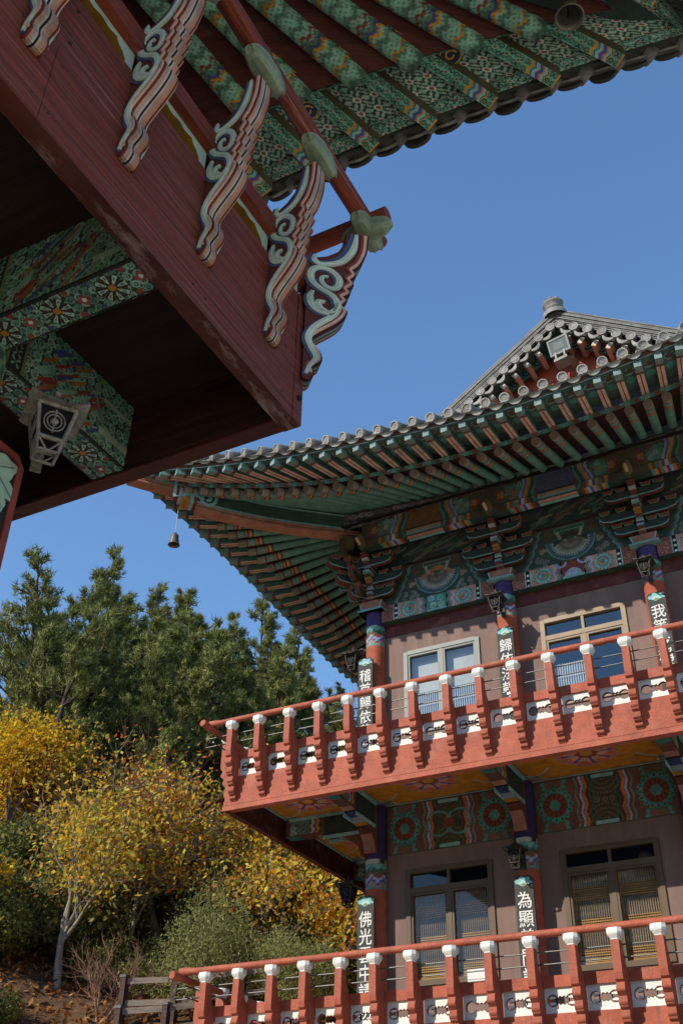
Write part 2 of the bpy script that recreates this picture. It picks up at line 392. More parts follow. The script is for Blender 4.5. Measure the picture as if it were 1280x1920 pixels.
# windows: frame, panes, lattice screens
def window(x0, x1, z0, z1, tr, colr, screen, half=False):
    mb = MB(); y0, y1 = WY-.035, WY+.06; t = .065
    for a in ((x0-.02, x0+t), (x1-t, x1+.02)): mb.box(a[0], a[1], y0, y1, z0, z1, colr)
    mb.box(x0+t, x1-t, y0+.004, y1, z1-t, z1+.02, colr); mb.box(x0+t, x1-t, y0+.004, y1, z0-.02, z0+t, colr)
    xm = (x0+x1)/2
    if tr: mb.box(x0+t, x1-t, y0+.006, y1, tr-.045, tr+.045, colr)
    ztop = tr-.045 if tr else z1-t
    mb.box(xm-.035, xm+.035, y0+.012, y1, z0+t, ztop, colr)
    if tr: mb.box(xm-.025, xm+.025, y0+.012, y1, tr+.045, z1-t, colr)
    for sx in (x0+t, xm+.035):         # sash rails
        ex = xm-.035 if sx < xm else x1-t
        mb.box(sx, sx+.04, y0+.02, y1-.01, z0+t, ztop, colr*.9); mb.box(ex-.04, ex, y0+.02, y1-.01, z0+t, ztop, colr*.9)
        mb.box(sx+.04, ex-.04, y0+.02, y1-.01, ztop-.04, ztop, colr*.9)
    w_ = mb.build('window', M_alu, hall)
    for a, b in ((x0+t, xm-.03), (xm+.03, x1-t)):
        mb = MB(); mb.add([(a+.002, WY+.035, z0+t), (b-.002, WY+.035, z0+t), (b-.002, WY+.035, ztop-.004), (a+.002, WY+.035, ztop-.004)], [(0, 1, 2, 3)], K['white']); mb.build('pane', M_glass if screen == 'wood' else M_glass_sky, w_)
        if tr:
            mb = MB(); mb.add([(a+.002, WY+.035, tr+.05), (b-.002, WY+.035, tr+.05), (b-.002, WY+.035, z1-t-.002), (a+.002, WY+.035, z1-t-.002)], [(0, 1, 2, 3)], K['white']); mb.build('pane', M_glass if screen == 'wood' else M_glass_sky, w_)
        mb = MB(); zb = z0+.02; yk = WY+.12
        if screen == 'grey' and not half:
            mb.box(a, b, yk+.05, yk+.056, zb+.85, ztop, lin('#b3b9b4')); mb.build('blind', M_white, w_); mb = MB()
        if screen == 'wood':
            oc = lin('#b58d57'); zt = ztop
            mb.box(a, b, yk+.03, yk+.036, zb, zt, lin('#cbc3b2'))
            mb.box(a, b, yk-.02, yk+.028, zb, zb+.1, oc); mb.box(a, a+.05, yk-.02, yk+.028, zb+.1, zt, oc); mb.box(b-.05, b, yk-.02, yk+.028, zb+.1, zt, oc)
            for x in np.arange(a+.075, b-.05, .037): mb.box(x, x+.011, yk, yk+.025, zb+.1, zt, lin('#857258'))
            for zc, nk in ((5.49, 2), (5.57, 3), (5.96, 5), (6.42, 6), (6.98, 3)):
                for k in range(nk):
                    if zc+k*.036 < zt: mb.box(a+.05, b-.05, yk-.006, yk+.02, zc+k*.036, zc+k*.036+.017, oc)
            mb.build('lattice_screen', M_fence, w_)
        elif screen and (not half or a < xm-.3):
            oc = lin('#b9bfc2'); zt = zb+.82
            mb.box(a, b, yk+.03, yk+.036, zb, zt, lin('#8fa3b3'))
            for x in np.arange(a+.02, b, .045): mb.box(x, x+.014, yk, yk+.025, zb, zt, oc)
            for z in list(np.arange(zb, zb+.34, .045))+[zb+.55, zt-.03]: mb.box(a, b, yk-.004, yk+.02, z, z+.014, oc)
            mb.build('lattice_screen', M_alu, w_)
BRZ = lin('#8f7c62'); GREY = lin('#7b817d'); OLV = lin('#5a4a35')
window(*WIN_L[0], 6.87, OLV, 'wood'); window(*WIN_L[1], 6.87, OLV, 'wood'); window(*WIN_L[2], 6.87, OLV, 'wood')
window(*WIN_U[0], None, GREY, 'grey'); window(*WIN_U[1], 11.09, BRZ, 'grey', True); window(*WIN_U[2], 11.09, BRZ, 'grey', True)

# painted friezes, beams and panels
def frieze(k):
    W, H = BAY-.40, .86; p = Paint(W, H, .0125, lin('#714a3e'))
    for s_ in (0, 1):
        cx = .34 if s_ == 0 else W-.34
        p.flower(cx, H*.95, 14, .25, 'dgreen', .2).flower(cx, H*.95, 14, .235, 'teal', .2).disc(cx, H*.95, .16, 'mauve')
        p.flower(cx, H*.03, 14, .25, 'dgreen', .2).flower(cx, H*.03, 14, .235, 'teal', .2).disc(cx, H*.03, .16, 'mauve')
        p.flower(cx, H*.5, 16, .33, 'dgreen', .16).flower(cx, H*.5, 16, .315, 'teal', .16).petals(cx, H*.5, 16, .24, .29, 'dgreen', .3).disc(cx, H*.5, .215, 'dgreen').disc(cx, H*.5, .2, 'redb')
        p.petals(cx, H*.5, 12, .1, .19, 'brown', .4).flower(cx, H*.5, 6, .1, 'teal', .25)
        d = 1 if s_ == 0 else -1; e = .71 if s_ == 0 else W-.71
        for q, c in ((0, 'teal'), (.03, 'redb'), (.08, 'lblue'), (.115, 'blue'), (.13, 'orange'), (.18, 'brown'), (.235, 'dgreen'), (.27, 'black')):
            p.wave(min(e+d*q, e+d*(q+.055)), max(e+d*q, e+d*(q+.055)), .022, .3, c, ph=.2)
    a, b = .99, W-.99
    p.rect(a, 0, b, H, 'dgreen').rect(a+.015, .09, b-.015, H-.09, lin(('#4b4330', '#4a4234', '#51452e')[k % 3]))
    xm = W/2; g = lin('#6d6a4e')
    for yy in (0., H):
        for r in (.36, .28, .2, .12): p.petals(xm, yy, 40, r-.03, r, g, .45)
    if k % 2: p.scroll(a+.02, H*.4, b-.02, H*.6, .09, [g], 3)
    else: p.ring(a, H*.5, .2, .235, 'teal').ring(b, H*.5, .2, .235, 'teal').flower(xm, H*.5, 8, .1, 'redb')
    p.rect(a+.01, 0, b-.01, .075, 'turq').rect(a+.01, H-.075, b-.01, H, 'turq').rect(a, .07, b, .085, 'black').rect(a, H-.085, b, H-.07, 'black')
    p.rect(0, 0, W, .012, 'dgreen'); p.rect(0, 0, .012, H, 'dgreen'); return p
def beam(k):
    W, H = BAY-.38, .37; p = Paint(W, H, .011, 'mauve'); p.speck('redb', .45, k).speck('pink', .12, k+9)
    for s_ in (0, 1):
        f = (lambda q: q) if s_ == 0 else (lambda q: W-q)
        def rc(a, b, c, y0=0, y1=H): p.rect(min(f(a), f(b)), y0, max(f(a), f(b)), y1, c)
        rc(.26, .385, 'turq'); rc(.285, .36, 'black')
        for yy in np.arange(.04, H, .11): p.disc(f(.322), yy, .026, 'white')
        rc(.385, .95, 'pink'); cx = f(.62)
        p.flower(cx, H/2, 14, .2, 'dgreen', .2).flower(cx, H/2, 14, .185, 'turq', .22).disc(cx, H/2, .115, 'teal').ring(cx, H/2, .05, .08, 'pink').flower(f(.7), H/2, 5, .045, 'ochre').disc(f(.56), H/2, .03, 'lblue')
        d = 1 if s_ == 0 else -1; e = f(.8)
        for q, c in ((0, 'pink'), (.03, 'lblue'), (.07, 'blue'), (.085, 'pink'), (.11, 'mauve'), (.135, 'teal'), (.165, 'black')):
            x0_, x1_ = sorted((e+d*q, e+d*(q+.04))); p.wave(x0_, x1_, .03, .185, c, ph=.1)
    a, b = .98, W-.98; p.rect(a, 0, b, H, 'black').rect(a+.012, .02, b-.012, H-.02, ('teal', 'redb', 'teal')[k % 3])
    if k % 3 != 1: p.scroll(a+.03, .05, b-.03, H-.03, .13, ['lblue', 'turq', 'pale'], 4)
    else:
        for r in (.16, .13, .1): p.ring(W/2, 0, r-.012, r+.012, 'lblue', 1.2)
        p.disc(W/2, .02, .11, 'lblue').ring(a, H, .08, .12, 'lblue').ring(b, H, .08, .12, 'lblue')
    p.rect(a+.012, 0, b-.012, .05, 'turq'); p.rect(0, 0, W, .008, 'dgreen').rect(0, H-.01, W, H, 'black'); return p
def mask_panel(k):
    W, H = BAY-.36, .86; p = Paint(W, H, .0125, lin('#34463d')); xm = W/2
    for s_ in (-1, 1):                                  # stepped turquoise outlines at both sides
        for q, c in ((0, 'dgreen'), (.03, 'turq'), (.05, 'teal'), (.085, 'mauve'), (.11, 'dgreen')):
            d = xm+s_*(p.x-xm); lim = .45+.62*(p.y/H)**.8+.03*np.sin(p.y*38)
            edge = s_*(p.x-xm); q0 = xm-lim*.62-.02+.0*d
            p.put((edge > q0+q) & (edge < q0+q+.035), c)
        g = np.random.default_rng(5+k)
        for i in range(16):
            yy = g.uniform(0, .24); cx = xm+s_*(.33+yy*.9+g.uniform(0, .42-yy)); r = .055
            p.disc(cx, yy, r, 'black'); p.disc(cx, yy, r-.008, lin('#9c988c')); p.ring(cx, yy, .02, .03, 'dgreen')
        p.flower(xm+s_*.56, .40, 3, .085, lin('#a98f7c'), .5); p.flower(xm+s_*.58, .47, 4, .05, 'redb', .4)
        p.flower(xm+s_*.44, H-.14, 5, .15, 'brown', .35, .4).ring(xm+s_*.44, H-.2, .03, .05, 'redb')
    d = np.hypot((p.x-xm)/1.12, p.y-.5); a = np.arctan2(p.y-.5, (p.x-xm)); low = p.y < .54
    p.put((d < .43) & low, 'turq'); p.put((d < .41) & low, lin('#3f6670')); p.put((d < .33+.03*np.cos(a*40)) & low, lin('#b9bdb5')); p.put((d < .25+.025*np.cos(a*30)) & low, lin('#8d8a80')); p.put((d < .2) & low, lin('#74625a')); p.put((d < .15) & (p.y < .44), lin('#8f8478'))
    br = (np.abs(p.y-.55-.1*np.cos((p.x-xm)*7)) < .055) & (np.abs(p.x-xm) < .34); p.put(br, 'dark' if k else 'orange')
    p.disc(xm-.1, .53, .024, lin('#a9a294')).disc(xm+.1, .53, .024, lin('#a9a294')).disc(xm, .47, .05, 'redb')
    for s_ in (-1, 1): p.put((np.abs((p.x-xm)-s_*(.2+.35*(p.y-.6))) < .035) & (p.y > .56) & (p.y < .74), lin('#b8ac98'))
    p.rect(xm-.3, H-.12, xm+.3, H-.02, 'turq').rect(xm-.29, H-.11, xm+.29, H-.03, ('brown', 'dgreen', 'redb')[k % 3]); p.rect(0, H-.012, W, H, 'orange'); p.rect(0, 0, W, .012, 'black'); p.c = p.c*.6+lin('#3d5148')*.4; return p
def scenery_panel(k):
    W, H = BAY-.4, .42; p = Paint(W, H, .02, lin('#26342d')); g = np.random.default_rng(k)
    for i in range(26):
        x, y = g.uniform(.2, W-.2), g.uniform(.05, H-.05); c = (lin('#4f5c4a'), lin('#3c5148'), lin('#6a6450'), lin('#54403a'))[int(g.integers(4))]
        p.put((np.abs((p.y-y)-(p.x-x)*g.uniform(.1, .5)) < .02) & (np.abs(p.x-x) < g.uniform(.06, .25)), c)
    return p
def purlin_paint(k):
    W, H = BAY, .60; p = Paint(W, H, .013, lin('#5c4a36')); xm = W/2
    for s_ in (-1, 1):
        for i, (dx, c) in enumerate(((1.1, 'redb'), (.86, 'teal'))):
            p.flower(xm+s_*dx, .36, 10, .2, 'dgreen', .2).flower(xm+s_*dx, .36, 10, .18, c, .25).flower(xm+s_*dx, .36, 5, .09, 'orange', .3)
        p.scroll(min(xm+s_*.55, xm+s_*1.0), .2, max(xm+s_*.55, xm+s_*1.0), .55, .11, ['teal', 'turq', 'green', 'redb'], 3+k)
        for q, c in ((.66, 'lblue'), (.61, 'blue'), (.58, 'pink'), (.54, 'ochre'), (.49, 'dgreen'), (.44, 'black'), (.42, 'teal')):
            rr_ = np.abs(s_*(p.x-xm)-q-.05*np.sin(p.y*9)) < .03; p.put(rr_, c)
    p.rect(xm-.37, .0, xm+.37, H, lin(('#7a4a26', '#4c4a6a', '#7a4a26')[k % 3])).speck('dgreen', .0)
    q = Paint(W, H, .013, 'olive'); m = (np.abs(p.x-xm) < .37) & (np.random.default_rng(k).random(p.x.shape) < .35); p.c[m] = p.c[m]*1.5
    p.rect(xm-.38, .14, xm+.38, .17, 'black').rect(xm-.38, .08, xm+.38, .14, 'pink').rect(xm-.38, .02, xm+.38, .08, 'turq')
    for i, c in enumerate(['redb', 'orange', 'white', 'blue', 'pink', 'teal', 'redb', 'ochre']):
        for s_ in (-1, 1): x = xm+s_*(.55+.06*i); p.rect(x-.03, 0, x+.03, .15, c)
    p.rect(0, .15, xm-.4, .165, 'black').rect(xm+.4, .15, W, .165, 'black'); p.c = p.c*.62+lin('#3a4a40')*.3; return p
for k in range(NB):
    xa = colx[k]
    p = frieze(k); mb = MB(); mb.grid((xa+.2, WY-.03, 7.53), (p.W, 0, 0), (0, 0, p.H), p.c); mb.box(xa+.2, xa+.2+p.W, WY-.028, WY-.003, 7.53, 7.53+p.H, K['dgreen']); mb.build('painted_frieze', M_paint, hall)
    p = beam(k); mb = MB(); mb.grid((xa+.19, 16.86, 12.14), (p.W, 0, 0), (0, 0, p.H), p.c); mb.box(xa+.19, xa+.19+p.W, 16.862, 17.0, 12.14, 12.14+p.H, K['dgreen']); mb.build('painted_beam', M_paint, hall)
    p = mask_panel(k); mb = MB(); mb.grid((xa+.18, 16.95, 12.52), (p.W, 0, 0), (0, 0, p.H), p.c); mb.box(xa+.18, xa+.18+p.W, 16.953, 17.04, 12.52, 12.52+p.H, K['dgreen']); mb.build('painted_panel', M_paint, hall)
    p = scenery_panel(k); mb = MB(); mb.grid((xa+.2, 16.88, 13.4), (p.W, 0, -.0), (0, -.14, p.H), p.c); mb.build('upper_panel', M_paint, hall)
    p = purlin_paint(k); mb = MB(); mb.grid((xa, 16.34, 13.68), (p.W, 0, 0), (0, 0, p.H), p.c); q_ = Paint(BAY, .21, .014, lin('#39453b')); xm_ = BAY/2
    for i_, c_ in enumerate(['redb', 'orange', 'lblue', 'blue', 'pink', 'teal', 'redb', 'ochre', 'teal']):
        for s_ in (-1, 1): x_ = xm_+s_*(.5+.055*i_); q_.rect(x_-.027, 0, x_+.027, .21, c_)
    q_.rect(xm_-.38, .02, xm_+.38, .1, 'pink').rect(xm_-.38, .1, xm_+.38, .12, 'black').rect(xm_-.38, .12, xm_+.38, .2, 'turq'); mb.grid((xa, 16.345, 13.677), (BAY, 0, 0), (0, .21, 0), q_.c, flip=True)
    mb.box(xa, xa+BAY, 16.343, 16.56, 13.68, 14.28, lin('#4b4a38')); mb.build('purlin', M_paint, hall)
mb = MB(); p = purlin_paint(1)
for j in range(NB): mb.box(X0-.6, X0-.42, Y0-.5+j*BAY, Y0-.5+(j+1)*BAY-.004, 13.68, 14.28, K['olive'])
mb.build('purlin', M_paint, hall)
mb = MB()
for j in range(NB):
    mb.box(X0-.11, X0+.03, Y0+j*BAY+.19, Y0+(j+1)*BAY-.19, 12.14, 12.51, K['teal']*.6); mb.box(X0-.02, X0+.06, Y0+j*BAY+.18, Y0+(j+1)*BAY-.18, 12.515, 13.68, K['dgreen'])
mb.build('side_beam', M_paint, hall)
mb = MB(); mb.box(X0-.62, colx[-1]+.6, 16.3, YB, 14.3, 14.34, K['dark']); mb.build('rafter_ceiling', M_dark, hall)

# bracket sets on the column heads
def arm(mb, half, z, h, y, U, W, tk=.1):
    """boat-shaped bracket arm lying along U, thickness along W"""
    pr = [(-half, z+h*.55), (-half*.93, z+h*.2), (-half*.72, z), (half*.72, z), (half*.93, z+h*.2), (half, z+h*.55), (half, z+h), (-half, z+h)]
    o = Vector(y)-W*tk/2
    mb.prism(pr, o, U, (0, 0, 1), W*tk, lin('#2b3a33'), lin('#6a3b30'))
    edge = [o-W*.004+U*q[0]+Vector((0, 0, q[1])) for q in pr[:6]]
    mb.ribbon(edge, W*-1, .022, .006, K['turq']*.75)
    for sx in (-1, -.5, .5, 1):                                # little bearing blocks on the ends
        c = o+U*(sx*half*.86)+Vector((0, 0, z+h))
        mb.prism([(-.07, .0), (.07, 0), (.1, .085), (-.1, .085)], c-W*.02, U, (0, 0, 1), W*(tk+.04), K['redb']*.9)
        mb.ribbon([c-W*.024+U*a+Vector((0, 0, b)) for a, b in ((-.1, .085), (-.07, 0), (.07, 0), (.1, .085))], W*-1, .016, .005, K['green'])
def bracket_set(x, y, O, U, corner=False):
    O, U = Vector((*O, 0)), Vector((*U, 0)); c = Vector((x, y, 0)); mb = MB()
    mb.prism([(-.2, 12.44), (.2, 12.44), (.25, 12.62), (-.25, 12.62)], c-O*.2, U, (0, 0, 1), O*.42, lin('#9a6a58'))
    f = c+O*.223
    mb.ribbon([f+U*a+Vector((0, 0, b)) for a, b in ((-.24, 12.61), (-.195, 12.46), (.195, 12.46), (.24, 12.61))], O, .03, .006, K['turq'])
    mb.box(x-.27, x+.27, y-.27, y+.27, 12.40, 12.438, K['turq']*.8)
    st = mb.build('bracket_set', M_paint, hall)
    mb = MB(); arm(mb, .5, 12.72, .16, c+O*.16, U, -O); mb.build('bracket_arm', M_paint, st)
    mb = MB(); arm(mb, .72, 13.02, .17, c+O*.2, U, -O); arm(mb, .55, 13.36, .16, c+O*.36, U, -O); mb.build('bracket_arm', M_paint, st)
    # projecting stack seen end-on, with painted bands
    bands = ['redb', 'pink', 'redb', 'lblue', 'black', 'white', 'turq', 'redb', 'orange', 'ochre', 'brown', 'turq', 'white', 'black', 'lblue', 'redb', 'red', 'white', 'red', 'redb']
    mb = MB(); zz = np.linspace(12.63, 13.62, len(bands)+1)
    for i, b in enumerate(bands):
        t = i/len(bands); oo = .2+.36*t+.05*math.sin(t*15); oo2 = .2+.36*(t+.05)+.05*math.sin((t+.05)*15)
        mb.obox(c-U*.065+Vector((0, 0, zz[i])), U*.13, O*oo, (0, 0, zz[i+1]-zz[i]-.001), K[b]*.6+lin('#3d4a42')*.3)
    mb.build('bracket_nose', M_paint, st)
    mb = MB(); mb.lathe([(0.001, -.13), (.07, -.1), (.105, 0), (.1, .12), (.06, .22), (.001, .25)], c+O*.6+Vector((0, 0, 13.78)), O*.5+Vector((0, 0, .6)), lin('#565434'), 10)
    mb.lathe([(0.001, .3), (.04, .26), (.03, .1)], c+O*.62+Vector((0, 0, 13.7)), O+Vector((0, 0, .3)), K['pink'], 6)
    mb.build('carved_head', M_paint, st)
    return st
for i, x in enumerate(colx): bracket_set(x, Y0-.003*(i == 0), (0, -1), (1, 0))
for j in range(1, NB): bracket_set(X0, Y0+j*BAY, (-1, 0), (0, -1))
bracket_set(X0-.004, Y0, (-1, 0), (0, -1))
mb = MB(); dg = Vector((-1, -1, 0)).normalized(); pq = Vector((1, -1, 0)).normalized(); cc = Vector((X0, Y0, 0))
for hf, z_ in ((.55, 12.72), (.85, 13.02), (1.05, 13.36)): arm(mb, hf, z_, .17, cc+pq*.05, dg, -pq); arm(mb, hf, z_, .17, cc-pq*.05, dg, pq, .09)
for i, b in enumerate(['redb', 'pink', 'lblue', 'white', 'turq', 'redb', 'ochre', 'brown', 'turq', 'redb', 'pink', 'redb']):
    t = i/12; mb.obox(cc-pq*.075+Vector((0, 0, 12.63+.09*i)), pq*.15, dg*(.3+.5*t+.05*math.sin(t*15)), (0, 0, .088), K[b]*.85)
mb.tube([cc+dg*.55+pq*.12+Vector((0, 0, 14.0)), cc+dg*.72+pq*.12+Vector((0, 0, 13.98))], .17, lin('#5a5336'), 16); mb.build('corner_bracket', M_paint, hall)

# lower storey: beam ends under the balcony and painted soffits
def beam_end(x, y, O, U):
    O, U = Vector((*O, 0)), Vector((*U, 0)); c = Vector((x, y, 0)); mb = MB()
    pr = [(.18, 7.52), (.24, 7.54), (.30, 7.72), (.52, 7.9), (.78, 7.99), (1.2, 8.05), (1.82, 8.09), (1.82, 8.405), (.18, 8.405)]
    bot = [(a, b) for a, b in pr[:7]]
    mb.prism(pr, c-U*.11, O, (0, 0, 1), U*.22, lin('#6a4638'))
    cb = ['brown', 'pink', 'pink', 'pink', 'pink', 'redb', 'ochre', 'lblue', 'blue', 'pink', 'mauve', 'teal']
    Z = np.linspace(0, 1, 49); ln = np.interp(Z*6, range(7), [q[0] for q in bot]); lz = np.interp(Z*6, range(7), [q[1] for q in bot])
    for i in range(48):
        a, b = (ln[i], lz[i]), (ln[i+1], lz[i+1]); col = K[cb[min(11, int(i/4))]]
        if i in (24, 36): col = K['black']
        vs = [c-U*.111+O*a[0]+Vector((0, 0, a[1]-.004)), c+U*.111+O*a[0]+Vector((0, 0, a[1]-.004)), c+U*.111+O*b[0]+Vector((0, 0, b[1]-.004)), c-U*.111+O*b[0]+Vector((0, 0, b[1]-.004))]
        mb.add(vs, [(0, 1, 2, 3), (3, 2, 1, 0)], col)
    for sd in (-1, 1):                                # dark green field with turquoise bars on both cheeks, scrolls outward
        f = c+U*(sd*.113); q = Paint(.62, .4, .02, lin('#6a4638')); q.scroll(0, .0, .4, .4, .13, ['teal', 'turq', 'green'], 2)
        for k_, cl in ((.42, 'lblue'), (.47, 'redb'), (.52, 'ochre'), (.57, 'dgreen')): q.wave(k_, k_+.05, .02, .2, cl)
        mb.obox(f+O*.28+Vector((0, 0, 8.0)), O*.72, U*(sd*.004), (0, 0, .36), lin('#2c3a33')); mb.obox(f+O*.28+Vector((0, 0, 7.94)), O*.74, U*(sd*.02), (0, 0, .06), K['turq']); mb.obox(f+O*.24+Vector((0, 0, 8.355)), O*1.5, U*(sd*.03), (0, 0, .05), K['turq'])
        mb.grid(f+O*1.72+U*(sd*.003)+Vector((0, 0, 8.09)), O*-.66, (0, 0, .27), q.c, flip=sd > 0)
    mb.build('beam_end', M_paint, hall)
for x in colx: beam_end(x, Y0, (0, -1), (1, 0))
for j in range(0, NB): beam_end(X0, Y0+j*BAY+(.0 if j else .004), (-1, 0), (0, -1))
def soffit(W, H, k):
    p = Paint(W, H, .016, lin('#b8791d')); xm = W/2; ym = H*.55
    p.speck('orange', .05, k)
    p.flower(xm, ym, 12, .52, 'teal', .12).flower(xm, ym, 12, .5, lin('#c0694a'), .14).flower(xm, ym, 8, .38, 'pink', .25).petals(xm, ym, 8, .2, .42, 'blue', .22, .3).flower(xm, ym, 8, .2, 'redb', .25).disc(xm, ym, .1, 'ochre')
    for sx in (0, W):
        for sy_ in (0, H):
            d = np.hypot(p.x-sx, p.y-sy_); p.put((d < .34) & (d > .31), 'pale'); p.put(d < .3, lin('#b5603f')); p.flower(sx+(.2 if sx == 0 else -.2), sy_+(.2 if sy_ == 0 else -.2), 4, .1, 'teal', .5); p.disc(sx+(.22 if sx == 0 else -.22), sy_+(.24 if sy_ == 0 else -.24), .05, 'redb')
        d = np.abs(np.hypot(p.x-sx, (p.y-ym)*1.0)-.62); p.put((d < .014) & (np.abs(p.y-ym) > .3), 'turq')
    p.rect(0, 0, W, .05, 'turq').rect(0, H-.05, W, H, 'turq').rect(0, 0, .05, H, 'turq').rect(W-.05, 0, W, H, 'turq')
    p.rect(.05, H-.065, W-.05, H-.05, 'black').rect(.05, .05, .065, H, 'black'); return p
for k in range(-1, NB):
    xa = colx[k]+.11 if k >= 0 else -10.18; W = BAY-.22 if k >= 0 else X0-.11+10.18
    p = soffit(W, 1.89, k+2); mb = MB(); mb.grid((xa, 15.13, 8.41), (W, 0, 0), (0, 1.89, 0), p.c, flip=True); mb.build('soffit_panel', M_paint, hall)
for j in range(NB):
    p = soffit(1.75, BAY-.22, j); mb = MB(); mb.grid((-10.18, Y0+j*BAY+.11, 8.41), (1.75, 0, 0), (0, BAY-.22, 0), p.c, flip=True); mb.build('soffit_panel', M_paint, hall)

# balconies
def cloud_pts(h):       # half outline helper: symmetric dumbbell / pronged emblem cut out of a panel
    return h
def emblem(kind, w, h):
    def circ(cx, cy, r, a0, a1, n=9): return [(cx+r*math.cos(R(a0+(a1-a0)*i/n)), cy+r*math.sin(R(a0+(a1-a0)*i/n))) for i in range(n+1)]
    L = w*.27; r = h*.235
    pts = circ(L, 0, r, -140, 140)+[(L*.4, h*.10), (L*.25, h*.17), (0, h*.12), (-L*.25, h*.17), (-L*.4, h*.10)]+circ(-L, 0, r, 40, 320)+[(-L*.4, -h*.10), (-L*.25, -h*.17), (0, -h*.12), (L*.25, -h*.17), (L*.4, -h*.10)]
    isl = []
    if kind == 'prong':
        for sx in (-1, 1):
            for sy_ in (-1, 1): isl.append([(sx*(L+q[0]*r), sy_*(h*.115)+q[1]*h*.075) for q in ((-.55, -.4), (.3, -.8), (.75, 0), (.3, .8), (-.55, .4))])
    return pts, isl
def panel_mesh(kind, w, h, edge):
    mb = MB(); pts, isl = emblem(kind, w, h)
    mb.prism([rect_loop(-w/2, w/2, -h/2, h/2), pts[::-1]], (0, 0, 0), (1, 0, 0), (0, 0, 1), (0, .05, 0), lin('#d5ddd6'), edge, 0, 1)
    nn = len(pts); mb.ribbon([Vector((pts[i % nn][0], -.001, pts[i % nn][1])) for i in range(nn+1)], (0, -1, 0), .006, .002, K['brown'], 1)
    for l in isl:
        a = sum(l[i][0]*l[(i+1) % 5][1]-l[(i+1) % 5][0]*l[i][1] for i in range(5)); l = l if a > 0 else l[::-1]
        mb.prism([l], (0, 0, 0), (1, 0, 0), (0, 0, 1), (0, .05, 0), lin('#d5ddd6'), edge, 0, 1)
        mb.box(l[0][0]-.004, l[0][0]+.004, .004, .045, -h*.14, h*.14, K['dark'], 1)
    return mb
POST = [(.31, 9.38), (.315, 8.97), (.30, 8.89), (.26, 8.865), (.275, 8.82), (.27, 8.74), (.225, 8.70), (.235, 8.64), (.215, 8.57), (.175, 8.545), (.185, 8.48), (.165, 8.405), (.125, 8.385), (.13, 8.33), (.10, 8.255), (.06, 8.235), (.055, 8.19), (.02, 8.14), (-.002, 8.15), (-.002, 9.02), (.05, 9.05), (.11, 9.13), (.15, 9.24), (.165, 9.38)]
def post_mesh():
    mb = MB(); mb.prism([(p, z-8.0) for p, z in POST], (-.055, 0, 0), (0, -1, 0), (0, 0, 1), (.11, 0, 0), RED*.92)
    for (p, z, r) in ((.262, 8.78, .052), (.215, 8.63, .05), (.17, 8.47, .045), (.115, 8.31, .042), (.055, 8.2, .035)):
        mb.tube([(-.058, -p+.02, z-8.0), (.058, -p+.02, z-8.0)], r, RED*.9, 10)
    c = .238; z0 = 1.375
    pr = [(.0, .062), (.02, .064), (.07, .098), (.095, .105), (.15, .1)]
    vs = []; 
    for h, w_ in pr:
        k = w_*.55; vs += [(-w_, -c-k, z0+h), (-k, -c-w_, z0+h), (k, -c-w_, z0+h), (w_, -c-k, z0+h), (w_, -c+k, z0+h), (k, -c+w_, z0+h), (-k, -c+w_, z0+h), (-w_, -c+k, z0+h)]
    fs = [(i*8+k, i*8+(k+1) % 8, (i+1)*8+(k+1) % 8, (i+1)*8+k) for i in range(4) for k in range(8)]+[tuple(range(32, 40)), tuple(range(7, -1, -1))]
    mb.add(vs, fs, lin('#dfe2da'), 1); return mb
pm = post_mesh(); first_post = None
def handrail(mb, a, b, r=.052):
    a, b = Vector(a), Vector(b); d = (b-a).normalized()
    mb.tube([a, a+d*.02, a+d*.13, a+d*.2, a+d*.24, b-d*.24, b-d*.2, b-d*.13, b-d*.02, b], [r*1.05, r*1.35, r*1.3, r*1.2, r, r, r*1.2, r*1.3, r*1.35, r*1.05], RED, 14)
